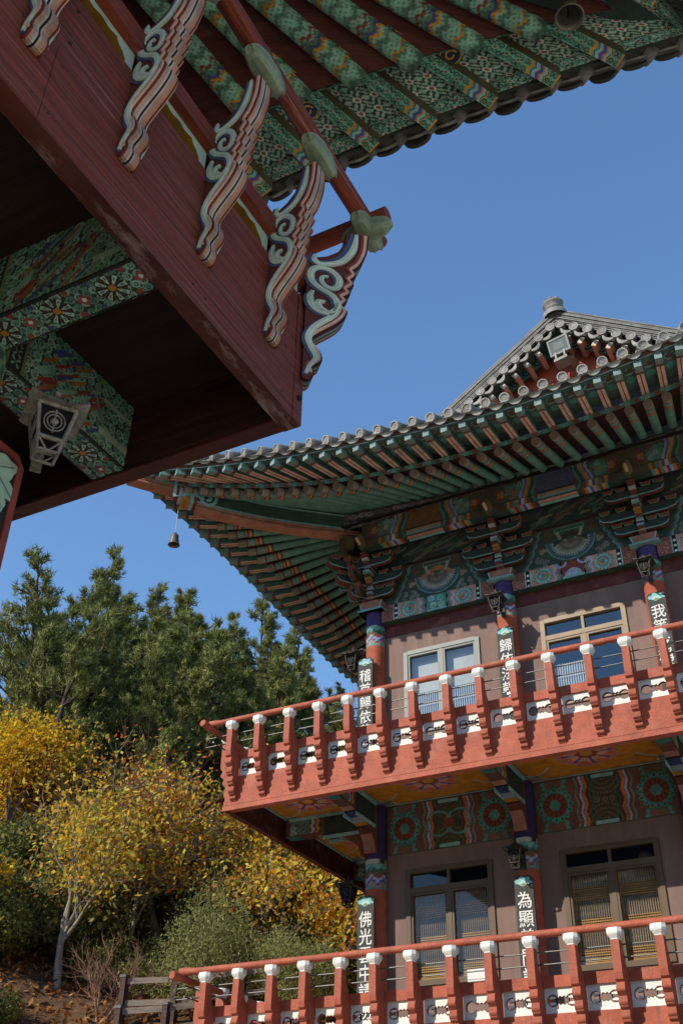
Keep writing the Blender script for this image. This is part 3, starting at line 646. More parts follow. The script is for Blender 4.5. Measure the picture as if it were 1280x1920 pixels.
def balcony(zb, xl, px0, npost, edge, kinds):
    global first_post
    xr = colx[-1]+1.97; yb = YB+1.97; h = hall; mb = MB()
    mb.box(xl, xr, 15.0, 15.12, zb, zb+.6, RED); mb.box(xl-.02, xr+.02, 14.978, 15.0, zb, zb+.085, RED); mb.box(xl-.01, xr+.01, 14.988, 15.0, zb+.095, zb+.165, RED)
    mb.box(xl, xl+.12, 15.121, yb, zb, zb+.6, RED); mb.box(xr-.12, xr, 15.121, yb, zb, zb+.6, RED); mb.box(xl+.121, xr-.121, yb-.12, yb, zb, zb+.6, RED)
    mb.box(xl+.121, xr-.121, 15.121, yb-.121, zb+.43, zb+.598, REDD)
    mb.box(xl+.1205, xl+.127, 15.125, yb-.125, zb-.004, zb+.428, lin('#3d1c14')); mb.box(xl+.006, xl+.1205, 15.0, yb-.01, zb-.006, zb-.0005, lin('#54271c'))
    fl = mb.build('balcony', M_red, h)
    mb = MB(); mb.box(xl+.125, xr-.125, 15.125, yb-.125, zb+.604, zb+.614, lin('#b9b0a2')); mb.build('balcony_floor', M_court, fl)
    mb = MB(); mb.box(xl, xr, 14.995, 15.12, zb+.925, zb+1.075, RED); mb.build('lower_rail', M_red, fl)
    mb = MB(); mb.box(xl+.0, xl+.12, 15.122, yb, zb+.925, zb+1.075, RED); mb.build('lower_rail', M_red, fl)
    mb = MB(); handrail(mb, (px0-.50, 14.76, zb+1.565), (xr+.75, 14.76, zb+1.565)); mb.build('handrail', M_red, fl)
    mb = MB(); handrail(mb, (xl-.21, 14.42, zb+1.46), (xl-.21, yb+.5, zb+1.46)); mb.build('handrail', M_red, fl)
    for z in (1.19, 1.35):
        mb = MB(); mb.tube([(xl-.4, 14.86, zb+z), (xr+.2, 14.86, zb+z)], .0105, lin('#a2a29c'), 8); mb.build('steel_bar', M_metal, fl)
        mb = MB(); mb.tube([(xl-.14, 14.7, zb+z), (xl-.14, yb, zb+z)], .013, lin('#b9b9b4'), 8); mb.build('steel_bar', M_metal, fl)
    pmesh = {k: None for k in ('prong', 'dumb')}
    for i in range(npost):
        x = px0+i*.5905
        if first_post is None: first_post = pm.build('balcony_post', [M_red, M_white], fl, loc=(x, 15.0, zb))
        else: copy_child(first_post, fl, (x+random.uniform(-.006, .006), 15.0, zb+random.uniform(-.008, .008)), (R(random.uniform(-.5, .5)), R(random.uniform(-.8, .8)), R(random.uniform(-2, 2))))
        k = kinds[i % len(kinds)]
        if pmesh[k] is None: pmesh[k] = panel_mesh(k, .48, .33, edge).build('cutout_panel', [M_white, M_red], fl, loc=(x+.295, 15.03, zb+.763))
        else: copy_child(pmesh[k], fl, (x+.295, 15.03, zb+.763))
    for j in range(16):
        y = 15.3+j*.59; copy_child(first_post, fl, (xl, y, zb), (0, 0, R(-90)))
        copy_child(pmesh['prong'], fl, (xl+.03, y+.295, zb+.763), (0, 0, R(-90)))
    return fl
balcony(8.0, -10.31, -10.11, 17, K['mauve'], ['prong', 'dumb', 'prong', 'prong', 'prong', 'prong', 'dumb', 'prong', 'dumb', 'dumb', 'dumb', 'dumb', 'dumb'])
balcony(3.8, -10.42, -10.22, 18, lin('#b4634c'), ['dumb', 'dumb', 'prong', 'dumb', 'prong', 'prong', 'prong', 'dumb', 'prong', 'prong', 'prong', 'prong', 'dumb'])

# ---- far roof eaves
L1 = 1.5*BAY+3.76
efn = lambda q: 3.15+.61*q**3
FR = Eave((XC, Y0), (1, 0), (0, -1), L1, efn, lambda q: 13.9+.9*q**1.35, lambda q: 13.74+.83*q**1.9, 1.5*BAY)
SD = Eave((X0, YC), (0, 1), (-1, 0), L1, efn, lambda q: 13.9+.9*q**1.35, lambda q: 13.74+.83*q**1.9, 1.5*BAY)
def rafters(E, alist, root, rad, fw, pal, roff=.85, hipclip=True):
    nr = 0
    for a in alist:
        ar, orr, l, q = E.at(a, roff); (_, _), (ai, oi), _ = E.line(a)
        zi = E.zin+rad+E.lift*q**.8
        # stop at the hip
        def clip(p0, p1):
            f = lambda P: (E.half+P[1])-abs(P[0])       # >0 inside of hip line
            m = .10
            if hipclip and f(p1) < m and f(p0) > m: t = (f(p0)-m)/(f(p0)-f(p1)); return (p0[0]+(p1[0]-p0[0])*t, p0[1]+(p1[1]-p0[1])*t), t
            return p1, 1.
        pin, t = clip((ar, orr), (ai, oi)); zin = E.zr(q)+(zi-E.zr(q))*t
        A, B = E.pt(ar, orr, E.zr(q)), E.pt(pin[0], pin[1], zin); ln = (B-A).length
        if ln > .12 and (E.half+orr)-abs(ar) > .10:
            ds = [d for d in sorted(list(np.arange(0, .34, .0135))+[.339, .341, .369, .371, .409, .411, .439, .441, .489, .491, .509, .511, .539, .541]) if d < ln]+[ln]
            cols = [pal(d, ln) for d in ds]
            mb = MB(); mb.tube([A+(B-A)*(d/ln) for d in ds], rad, cols, 12, capcol=lin('#6f5a4c')); mb.build('rafter', M_paint, root); nr += 1
        # flying rafter
        p1, t2 = clip((a, E.e(q)), E.at(a, roff+.35)[:2])
        A = E.pt(a, E.e(q), E.zf(q)-fw); zb_ = E.zr(q)+rad+.09+.35*.2
        B = E.pt(p1[0], p1[1], A.z+(zb_-A.z)*t2); D = B-A; ln = D.length
        if ln < .15: continue
        d = D/ln; sd = Vector((-d.y, d.x, 0)).normalized()*fw*.5; up = Vector((0, 0, fw)); mb = MB()
        yield_seg = [(0, .004, 'face'), (.004, .17, 'tip'), (.17, .2, 'b1'), (.2, .24, 'b2'), (.24, ln, 'body')]
        for s0, s1, k in yield_seg:
            if s0 >= ln: break
            s1 = min(s1, ln); o = A+d*s0; v = d*(s1-s0)
            cb, cs = FLY[k]
            P = [o-sd, o+sd, o+sd+up, o-sd+up]; Q = [q_+v for q_ in P]
            mb.add([P[0], P[1], Q[1], Q[0]], [(0, 3, 2, 1)], cb); mb.add([P[1], P[2], Q[2], Q[1]], [(0, 3, 2, 1)], cs); mb.add([P[3], P[0], Q[0], Q[3]], [(0, 3, 2, 1)], cs); mb.add([P[2], P[3], Q[3], Q[2]], [(0, 3, 2, 1)], cs)
            if k == 'face': mb.add(P, [(0, 1, 2, 3), (3, 2, 1, 0)], FLY['end'][0])
            if k == 'body' and FLY['line'] is not None:
                s_ = sd*.12; z_ = Vector((0, 0, -.003)); mb.add([o-s_+z_, o+s_+z_, o+s_+v+z_, o-s_+v+z_], [(0, 3, 2, 1)], FLY['line'])
        mb.build('flying_rafter', M_paint, root)
FLY = dict(face=(K['turq'], K['turq']), tip=(lin('#73857b'), lin('#6d948c')), b1=(K['redb'], K['orange']*.8), b2=(K['olive'], K['blue']), body=(lin('#cba08c'), lin('#4c7464')), line=K['dark'], end=(lin('#a9c4c4'),))
al = np.arange(-L1+.34, L1-.3, .352)
rafters(FR, al, hall, .085, .125, char_col)
SIDE_PAL = lambda d, L: char_col(d, L)
rafters(SD, np.arange(-L1+.34, 2.6, .352), hall, .085, .125, SIDE_PAL)
def strip(E, a0, a1, n, f_lo, f_hi, cols, name, root, m=None, flip=False):
    """ruled strip along the eave: f(a)->(inset, z) for both edges; cols: Paint-like array (rows x n)"""
    mb = MB(); rows = cols.shape[0]; aa_ = np.linspace(a0, a1, n); lo = []; hi = []
    for a in aa_:
        q = min(1, abs(a)/E.L)
        for f, l in ((f_lo, lo), (f_hi, hi)):
            i_, z = f(a, q); p_ = E.at(a, i_); l.append(E.pt(p_[0], p_[1], z))
    vs = []
    for r in range(rows):
        t = r/(rows-1); vs += [lo[i]+(hi[i]-lo[i])*t for i in range(n)]
    fs = [(r*n+i, r*n+i+1, (r+1)*n+i+1, (r+1)*n+i) for r in range(rows-1) for i in range(n-1)]
    if flip: fs = [f[::-1] for f in fs]
    mb.add(vs, fs, cols.reshape(-1, 3)); return mb.build(name, m or M_paint, root)
def edge_pattern(n, rows, per, bgc, a_, b_):
    p = Paint(n*.02, rows*.02, .02, bgc)
    H = p.c.shape[0]*.02
    for i, x in enumerate(np.arange(0, n*.02, per)):
        p.flower(x, H*.4, 5, min(.06, H*.5), a_, .3)
        if b_ is not None: p.ring(x+per/2, H*.4, .02, .045, b_); p.ring(x+per/4, H*.7, .015, .03, b_)
    return p.c
def eave_boards(E, a0, a1, root, roff=.85, rad=.085, fw=.125, res=.022, upper=True):
    n = int((a1-a0)/res); far = lambda q: E.zf(q)
    c = edge_pattern(n, 6, .35, lin('#6d6a60'), lin('#8d5044'), lin('#57605c'))
    n_ = c.shape[1]
    strip(E, a0, a1, n_, lambda a, q: (-.012, E.zf(q)+.002), lambda a, q: (-.012, E.zf(q)+.11), c, 'eave_fascia', root)
    strip(E, a0, a1, 40, lambda a, q: (-.016, E.zf(q)-.004), lambda a, q: (-.016, E.zf(q)+.014), np.tile(K['turq'], (2, 40, 1)), 'eave_moulding', root)
    c = edge_pattern(n, 5, .35, K['teal']*.85, lin('#8a4a3c'), K['turq']); n_ = c.shape[1]
    strip(E, a0, a1, n_, lambda a, q: (roff-.02, E.zr(q)+rad-.0), lambda a, q: (roff-.02, E.zr(q)+rad+.10), c, 'rafter_fascia', root)
    # boarding above flying rafters with painted roundels, and above the round rafters
    p = Paint(a1-a0, .9, .03, lin('#506256'))
    for x in np.arange(.17, a1-a0, .352): p.flower(x, .22, 6, .1, 'turq', .15).flower(x, .22, 6, .085, 'dgreen', .15).disc(x, .22, .05, 'redb').flower(x, .5, 6, .1, 'teal', .2)
    n_ = p.c.shape[1]; strip(E, a0, a1, n_, lambda a, q: (0., E.zf(q)+.004), lambda a, q: (roff, E.zr(q)+rad+.26), p.c, 'eave_boarding', root, flip=True)
    rows = np.tile(lin('#4a2a22'), (4, 90, 1))
    def inn(a, q):
        (_, _), (ai, oi), _ = E.line(a); l = E.at(a, 0)[2]; return l, E.zin+2*rad+.01+E.lift*q**.8
    strip(E, a0, a1, 90, lambda a, q: (roff, E.zr(q)+rad+.012), inn, rows, 'rafter_boarding', root, M_dark, flip=True)
for E in (FR, SD): eave_boards(E, -L1, L1, hall)
# carved spandrel boards rising to the corners
def carved(E, a0, a1):
    n = 90; p = Paint(2.6, .42, .02, lin('#463e42')); p.scroll(0, 0, 2.6, .42, .14, [lin('#8c8288'), lin('#9a9096'), lin('#7a7076')], 8)
    c = p.c; n = c.shape[1]; rows = c.shape[0]; mb = MB(); vs = []
    for r in range(rows):
        for i in range(n):
            a = a0+(a1-a0)*i/(n-1); q = 1-(1-min(.999, abs(a)/(E.half+E.out)))**(1/E.inp); hgt = .05+E.lift*q**.8-.02
            vs.append(E.pt(a, .62, 14.24+hgt*r/(rows-1)))
    fs = [(r*n+i, r*n+i+1, (r+1)*n+i+1, (r+1)*n+i) for r in range(rows-1) for i in range(n-1)]
    mb.add(vs, fs, c.reshape(-1, 3)); mb.build('carved_board', M_paint, hall)
carved(FR, -4.64, -1.2); carved(FR, 1.2, 4.64); carved(SD, -4.64, -1.2)
# hip rafter (two tiers) with scroll
def hip(root, corner, dg, side, lo, up, zt, wid=.24, sc=None, bc='#a5705a'):
    dg = Vector((*dg, 0)).normalized(); pq = Vector((*side, 0)).normalized(); c0 = Vector((*corner, 0)); k = math.sqrt(2)
    def P(e, z, s_=0): return c0+dg*(e*k)+Vector((0, 0, z))+pq*s_
    for nm, pr in (('hip_rafter', lo), ('hip_rafter', up)):
        mb = MB(); tops = [(e, z+h_) for e, z, h_ in pr]; bots = [(e, z) for e, z, _ in pr]; poly = [(e*k, z) for e, z in bots]+[(e*k, z) for e, z in tops[::-1]]
        mb.prism(poly, c0-pq*wid/2, dg, (0, 0, 1), pq*wid, lin('#3b4f45'), lin(bc))
        for s_ in (-1, 1):
            f = pq*(s_*(wid/2+.002))
            mb.ribbon([P(e, z+.06)+f for e, z in bots], pq*s_, .12, .004, lin(bc)); mb.ribbon([P(e, z+.055)+f for e, z in bots], pq*s_, .012, .006, K['dark']); mb.ribbon([P(e, z+.15)+f for e, z in bots], pq*s_, .05, .007, K['turq']*.75)
            mb.ribbon([P(e, z-.02)+f for e, z in tops], pq*s_, .03, .006, K['turq'])
        e, z = bots[-1]; 
        h_ = builtins_build(mb, nm, root)
        if nm == 'hip_rafter' and pr is lo and sc:
            mb = MB(); e, z, r = sc
            for s_ in (-1, 1):
                sp_ = [P(e+.0, z)+dg*(r*(1-i/26)*math.cos(i*.5))+Vector((0, 0, r*(1-i/26)*math.sin(i*.5)))+pq*(s_*(wid/2+.008)) for i in range(24)]
                mb.ribbon(sp_, pq*s_, .065, .02, K['turq'])
            for i, c in enumerate(['redb', 'turq', 'orange', 'ochre', 'lblue', 'redb']):
                mb.obox(P(e+.14+i*.055, z-.17+.006*i*i)-pq*(wid/2+.02), dg*.075, pq*(wid+.04), (0, 0, .22), K[c])
            mb.ribbon([P(e+.48, z+.32)-pq*0+pq*(wid/2+.03), P(e+.48, z-.1)+pq*(wid/2+.03), P(e+.35, z-.02)+pq*(wid/2+.03), P(e+.2, z+.05)+pq*(wid/2+.03), P(e+.05, z-.05)+pq*(wid/2+.03)], pq, .07, .012, K['turq'])
            mb.build('hip_scroll', M_paint, h_)
def builtins_build(mb, nm, root): return mb.build(nm, M_paint, root)
hip(hall, (X0, Y0), (-1, -1), (1, -1), [(.2, 14.2, .5), (.7, 14.14, .5), (1.3, 14.08, .5), (1.85, 14.06, .5), (2.3, 14.08, .5), (2.75, 14.14, .48)], [(2.35, 14.5, .3), (2.9, 14.46, .3), (3.3, 14.49, .3), (3.76, 14.56, .28)], 15, .26, (2.60, 14.40, .24))

# ---- far roof covering: tiles, gable, ridge
ZI, HI = 16.9, 3.3
def roof_skirt(mb, E, inner, a0, a1, sp, zt, tile_r, drop, outw=.13):
    def top(a, q, t):
        """point on the tile slope; t=0 at the eave, 1 at the inner line"""
        p0 = E.pt(a, E.e(q)+outw, zt(q)); p1 = inner(a); p = p0+(p1-p0)*t; p.z -= .35*math.sin(math.pi*t)*(.6); return p
    na = 80; A_ = np.linspace(-E.L, E.L, na); T_ = np.linspace(0, 1, 9); vs = [top(a, min(1, abs(a)/E.L), t)-Vector((0, 0, .09)) for t in T_ for a in A_]
    fs = [(i*na+k, i*na+k+1, (i+1)*na+k+1, (i+1)*na+k) for i in range(8) for k in range(na-1)]
    mb.add(vs, fs, TILE*.7)
    for a in np.arange(a0, a1, sp):
        q = min(1, abs(a)/E.L); pts = [top(a, q, t) for t in T_]
        mb.tube(pts, tile_r*.92, TILE, 10, caps=False)
        d = (pts[0]-pts[1]).normalized(); c = pts[0]+d*.012
        pr = [(0.001, .0), (tile_r*.35, .004), (tile_r*.4, .0), (tile_r*.6, .0), (tile_r*.66, .004), (tile_r*.84, .004), (tile_r*.86, .016), (tile_r*1.06, .016), (tile_r*1.06, -.1)]
        mb.lathe(pr, c, d, np.array([TILE*2.0, TILE*1.2, TILE*1.9, TILE*1.1, TILE*1.9, TILE*1.2, TILE*2.1, TILE*2.1, TILE]), 16, smooth=False)
        a2 = a+sp/2; q2 = min(1, abs(a2)/E.L)
        if a2 > a1: continue
        # crescent drip tile between two round ends
        cc_ = top(a2, q2, 0); s_ = (top(a2+.05, min(1, abs(a2+.05)/E.L), 0)-top(a2-.05, min(1, abs(a2-.05)/E.L), 0)).normalized()
        inw = (top(a2, q2, .1)-cc_).normalized(); un = inw.cross(s_); un = un if un.z > 0 else -un
        w2 = sp*.46; N = 10; prf = []
        for k in range(N+1): x = -w2+2*w2*k/N; prf.append((x, -.02-drop*(1-(x/w2)**2)))
        for k in range(N+1): x = w2-2*w2*k/N; prf.append((x, -.02-drop*.15-(drop+.075)*(1-(x/w2)**2)**.8-.012))
        mb.prism(prf, cc_-inw*.01-un*.0, s_, un, inw*.03, TILE*1.9)
        mb.prism([(x, y) for x, y in prf[:N+1]]+[(x, y-.02) for x, y in prf[:N+1][::-1]], cc_+inw*.02, s_, un, inw*.5, TILE*.8)
        z_ = cc_-un*(drop+.13)-inw*.0
        if drop < .08: mb.lathe([(0.001, .006), (.03, .004), (.03, -.02)], cc_-un*.16+inw*.06, -inw, lin('#8a7068'), 6)
TILE = lin('#7c7b76')
zt1 = lambda q: 14.07+.9*q**1.4
mb = MB()
roof_skirt(mb, FR, lambda a: Vector((XC+a*HI/L1, 18.2, ZI)), -L1+.15, L1-.1, .352, zt1, .088, .06)
ysb = YC+HI
roof_skirt(mb, SD, lambda a: Vector((XC-HI, YC+a*(YC-18.2)/L1, ZI)), -L1+.15, L1-.1, .352, zt1, .088, .06)
# hidden right and rear skirts, upper slopes
for q in ((1, 0),):
    v = [(XC+L1, Y0-3.76, 14.9), (XC+L1, YB+3.76, 14.9), (XC+HI, 2*YC-18.2, ZI), (XC+HI, 18.2, ZI), (XC-L1, YB+3.76, 14.9), (XC-HI, 2*YC-18.2, ZI)]
    mb.add(v, [(0, 1, 2, 3), (1, 4, 5, 2)], TILE*.7)
APZ = 19.45; GY = 17.45
for sgn in (-1, 1):
    mb.add([(XC+sgn*HI*1.15, GY, ZI-.15), (XC+sgn*HI*1.15, 2*YC-GY, ZI-.15), (XC+.17, 2*YC-GY, APZ-.08), (XC+.17, GY, APZ-.08)], [(0, 1, 2, 3), (3, 2, 1, 0)], TILE*.75)
mb.build('tiled_roof', M_tile, hall)
mb = MB(); XA = XC+.17
mb.prism([(XC-HI*1.0, ZI-.3), (XC+HI*1.0, ZI-.3), (XA, APZ-.22)], (0, 18.1, 0), (1, 0, 0), (0, 0, 1), (0, .1, 0), lin('#a8503c')); mb.build('gable_wall', M_red, hall)
# verge on both sides: boards, short rafters, round tile ends, stacked ridge courses
sl = (APZ-.3-ZI+.0)/(HI)
def verge_pt(sgn, t, dz=0, y=GY):  # t metres along the slope from the apex
    dx = t*math.cos(math.atan(.70)); return Vector((XA+sgn*dx, y, APZ-.3-dx*.70+dz))
for sgn in (-1, 1):
    d = (verge_pt(sgn, 1)-verge_pt(sgn, 0)).normalized(); up = Vector((0, 0, 1)); nrm = Vector((-d.z*sgn, 0, d.x*sgn)); nrm = nrm if nrm.z > 0 else -nrm
    mb = MB(); T = 3.9
    mb.obox(verge_pt(sgn, 0, -.34, 17.78), d*T, (0, .05, 0), nrm*.24, K['dgreen'])
    for t in np.arange(.36, T, .36): mb.lathe([(.001, .004), (.085, .004), (.09, -.002)], verge_pt(sgn, t, -.23, 17.775), (0, -1, 0), K['black'], 12); mb.lathe([(.06, .008), (.045, .009), (.035, .008)], verge_pt(sgn, t, -.23, 17.77), (0, -1, 0), K['green'], 8)
    mb.build('verge_board', M_paint, hall)
    mb = MB()
    for t in np.arange(.18, T, .36):
        o = verge_pt(sgn, t-.055, -.36, 17.56); mb.obox(o, d*.11, (0, .5, 0), nrm*.17, lin('#b07a62')); mb.obox(o-Vector((0, .004, 0))+nrm*.02, d*.11, (0, .006, 0), nrm*.15, lin('#c9c4b4'))
    mb.obox(verge_pt(sgn, 0, -.14, 17.5), d*T, (0, .55, 0), nrm*.05, lin('#33443b'))
    mb.build('verge_rafter', M_paint, hall)
    mb = MB()
    for t in np.arange(.14, T, .36):
        o = verge_pt(sgn, t, .02, GY-.05); mb.tube([o, o+Vector((0, .5, 0))], .095, TILE, 12); mb.lathe([(0.001, .010), (.055, .010), (.06, .006), (.085, .006), (.09, .014), (.108, .014), (.108, -.05)], o, (0, -1, 0), np.array([TILE*1.5, TILE*1.0, TILE*1.4, TILE*.9, TILE*1.5, TILE*1.5, TILE]), 14, smooth=False)
        o2 = verge_pt(sgn, t+.18, -.03, GY-.04); pr = [(-.15+.03*k, -.03-.06*(1-((k-5)/5)**2)) for k in range(11)]+[(.15-.03*k, -.05-.13*(1-((k-5)/5)**2)**.8) for k in range(11)]
        mb.prism(pr, o2, d, nrm, (0, .04, 0), TILE*1.3)
    mb.build('verge_tiles', M_tile, hall)
    mb = MB()
    for k in range(7):
        mb.obox(verge_pt(sgn, 0, .085+k*.06, GY+.02-.004*k*(k % 2)), d*(T+.4), (0, .3, 0), nrm*.03, TILE*(.95 if k % 2 else .8)); 
    mb.obox(verge_pt(sgn, 0, .085, GY+.08), d*(T+.4), (0, .2, 0), nrm*.40, TILE*.12)
    mb.tube([verge_pt(sgn, .0, .56, GY+.17), verge_pt(sgn, T+.4, .56, GY+.17)], .085, TILE*1.1, 10)
    mb.build('verge_ridge', M_tile, hall)
mb = MB(); mb.box(XA-.15, XA+.15, GY+.3, 2*YC-GY, APZ-.2, APZ+.3, TILE); mb.tube([(XA, GY+.3, APZ+.36), (XA, 2*YC-GY, APZ+.36)], .1, TILE, 10); mb.build('ridge', M_tile, hall)
mb = MB(); mb.lathe([(.27, -.1), (.27, .02), (.2, .05), (.19, .1), (.23, .13), (.2, .16), (.19, .2), (.24, .25), (.25, .3), (.2, .34), (.001, .33)], (XA+.0, GY+.12, APZ+.16), (-.05, -.12, 1), TILE*1.1, 14)
for k in range(8): a = k*math.pi/4; mb.lathe([(.001, .05), (.05, .02), (.05, -.03), (.001, -.05)], (XA-.02+.19*math.cos(a), GY+.08+.19*math.sin(a), APZ+.47), (0, 0, 1), TILE*1.2, 8)
mb.build('ridge_finial', M_tile, hall)

# ================================================================== NEAR PAVILION (upper left)
pav = thing('temple_pavilion', 'shaded dark red pavilion close by with carved balcony brackets, seen from below', 'building', (-6, 0, 0))
NX, NY = -2.25, 3.688; ZF = 5.204
mb = MB()
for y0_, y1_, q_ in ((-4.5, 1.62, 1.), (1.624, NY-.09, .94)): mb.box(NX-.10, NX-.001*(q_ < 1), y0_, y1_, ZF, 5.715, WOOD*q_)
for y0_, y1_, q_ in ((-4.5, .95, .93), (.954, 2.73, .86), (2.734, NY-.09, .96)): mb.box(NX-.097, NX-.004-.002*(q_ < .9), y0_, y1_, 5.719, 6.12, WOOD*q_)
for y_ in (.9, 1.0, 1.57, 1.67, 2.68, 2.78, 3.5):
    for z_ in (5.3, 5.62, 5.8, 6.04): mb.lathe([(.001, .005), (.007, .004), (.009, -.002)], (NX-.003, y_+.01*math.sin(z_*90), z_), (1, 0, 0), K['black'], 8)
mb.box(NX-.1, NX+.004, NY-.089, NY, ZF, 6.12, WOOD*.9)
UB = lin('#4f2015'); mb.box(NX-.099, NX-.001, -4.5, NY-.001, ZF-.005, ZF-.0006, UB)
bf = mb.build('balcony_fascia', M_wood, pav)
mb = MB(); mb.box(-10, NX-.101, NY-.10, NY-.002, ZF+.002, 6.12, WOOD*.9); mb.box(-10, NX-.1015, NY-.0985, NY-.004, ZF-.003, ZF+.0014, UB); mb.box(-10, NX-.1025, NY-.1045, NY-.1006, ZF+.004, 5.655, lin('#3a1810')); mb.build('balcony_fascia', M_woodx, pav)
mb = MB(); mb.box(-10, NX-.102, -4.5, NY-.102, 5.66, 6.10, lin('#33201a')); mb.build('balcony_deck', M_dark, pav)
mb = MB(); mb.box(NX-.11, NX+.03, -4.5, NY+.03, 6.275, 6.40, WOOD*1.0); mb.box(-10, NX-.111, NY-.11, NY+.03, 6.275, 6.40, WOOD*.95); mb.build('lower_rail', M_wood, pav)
def gap_panel(L):
    mb = MB(); n = 24; w_ = L/2-.05
    hole = [(-w_, -.04)]+[(-w_+2*w_*i/n, -.055) for i in range(1, n)]+[(w_, -.04), (w_-.03, .0), (w_-.06, .015)]+[(w_-.08-(2*w_-.16)*i/n, .036+.006*math.cos(i*.55)) for i in range(n+1)]+[(-w_+.06, .015), (-w_+.03, 0)]
    mb.prism([rect_loop(-L/2, L/2, -.074, .074), hole[::-1]], (0, 0, 0), (0, 1, 0), (0, 0, 1), (.06, 0, 0), lin('#a9bfae'), lin('#8d6a1e')); return mb
# carved bracket posts: outline and scroll in (outward, up)
def P2(x, z): return (x+2.25, z+1.6)
PROF = [P2(*q) for q in [(-2.252, 3.905), (-2.225, 3.90), (-2.205, 3.945), (-2.212, 4.0), (-2.175, 4.05), (-2.185, 4.12), (-2.215, 4.17), (-2.21, 4.22), (-2.165, 4.29), (-2.115, 4.36), (-2.08, 4.43), (-2.072, 4.48), (-2.095, 4.51), (-2.075, 4.56), (-2.09, 4.585), (-2.06, 4.63), (-2.072, 4.66), (-2.045, 4.71), (-2.058, 4.745), (-2.035, 4.79), (-2.048, 4.83), (-2.02, 4.88), (-2.0, 4.95), (-1.985, 5.03), (-1.98, 5.16), (-2.075, 5.18), (-2.085, 5.07), (-2.115, 4.97), (-2.165, 4.905), (-2.21, 4.875), (-2.252, 4.87)]]
SC1 = [P2(*q) for q in [(-2.238, 3.93), (-2.225, 3.99), (-2.20, 4.06), (-2.222, 4.13), (-2.235, 4.2), (-2.215, 4.28), (-2.18, 4.34), (-2.14, 4.40), (-2.117, 4.46), (-2.115, 4.52), (-2.14, 4.575), (-2.185, 4.605), (-2.225, 4.645), (-2.238, 4.7), (-2.228, 4.755), (-2.195, 4.785), (-2.15, 4.78), (-2.115, 4.735), (-2.11, 4.68), (-2.13, 4.635), (-2.165, 4.635), (-2.188, 4.67), (-2.184, 4.71), (-2.162, 4.722)]]
SC2 = [P2(*q) for q in [(-2.035, 5.15), (-2.042, 5.05), (-2.062, 4.96), (-2.10, 4.88), (-2.15, 4.835), (-2.20, 4.815), (-2.225, 4.84), (-2.222, 4.885)]]
SC3 = [P2(*q) for q in [(-2.115, 4.52), (-2.122, 4.46), (-2.15, 4.425), (-2.195, 4.425), (-2.228, 4.465), (-2.236, 4.53), (-2.225, 4.575)]]
SC4 = [P2(*q) for q in [(-2.15, 4.425), (-2.192, 4.455), (-2.198, 4.495), (-2.172, 4.51)]]
def smooth_path(p, n=4):
    o = []; p = [p[0]]+list(p)+[p[-1]]
    for i in range(1, len(p)-2):
        for k in range(n):
            t = k/n; a, b, c, d = (np.array(q) for q in p[i-1:i+3])
            o.append(tuple(.5*((2*b)+(c-a)*t+(2*a-5*b+4*c-d)*t*t+(3*b-a-3*c+d)*t**3)))
    return o+[tuple(p[-2])]
def near_post(stripes, tk=.10):
    """local frame: x outward, y along the rail, z up; origin on the fascia"""
    mb = MB(); PR = smooth_path(PROF[:25], 3)+PROF[25:]
    mb.prism(PR, (0, tk/2, 0), (1, 0, 0), (0, 0, 1), (0, -tk, 0), lin('#5f2c24'))
    fr = smooth_path(PROF[:25], 3); ys = np.linspace(-tk/2-.001, tk/2+.001, len(stripes)+1)
    for i, c in enumerate(stripes):
        for j in range(len(fr)-1):
            a, b = fr[j], fr[j+1]; n_ = Vector((b[1]-a[1], 0, -(b[0]-a[0]))); n_ = n_.normalized()*.003
            mb.add([Vector((a[0], ys[i], a[1]))+n_, Vector((a[0], ys[i+1], a[1]))+n_, Vector((b[0], ys[i+1], b[1]))+n_, Vector((b[0], ys[i], b[1]))+n_], [(0, 1, 2, 3), (3, 2, 1, 0)], c)
    for sd in (-1, 1):
        y = sd*(tk/2+.0005); nv = (0, sd, 0)
        def rb(p, wd, th, c): 
            q = smooth_path(p, 4); N = len(q); ws = [wd*min(1, .45+3*min(i, N-1-i)/N) for i in range(N)]; mb.ribbon([Vector((a, y, b)) for a, b in q], nv, ws, th, c)
        for p in (SC1, SC3, SC4): rb([(a-.008, b-.008) for a, b in p], .041, .006, lin('#4a5676'))
        rb([(a-.016, b+.005) for a, b in SC2], .044, .006, lin('#4a5676'))
        for p in (SC1, SC2, SC3, SC4): rb(p, .032, .011, lin('#b9cbb6')); rb([(a+.004, b+.002) for a, b in p], .005, .0125, lin('#dbe4d4'))
        brd = smooth_path([(a-.012, b+.004) for a, b in PROF[2:25]], 3); mb.ribbon([Vector((a, y, b)) for a, b in brd], nv, .013, .009, lin('#d6ac96')); mb.ribbon([Vector((a-.013, y, b+.004)) for a, b in brd], nv, .012, .008, lin('#8d3f2f'))
    return mb
PINKS = [lin('#9a4a38'), lin('#e0bca8'), lin('#e0bca8'), lin('#e8e0d2'), lin('#2a2e34'), lin('#e4d2c2'), lin('#dcae94'), lin('#dcae94'), lin('#d8a488'), lin('#8a4030')]
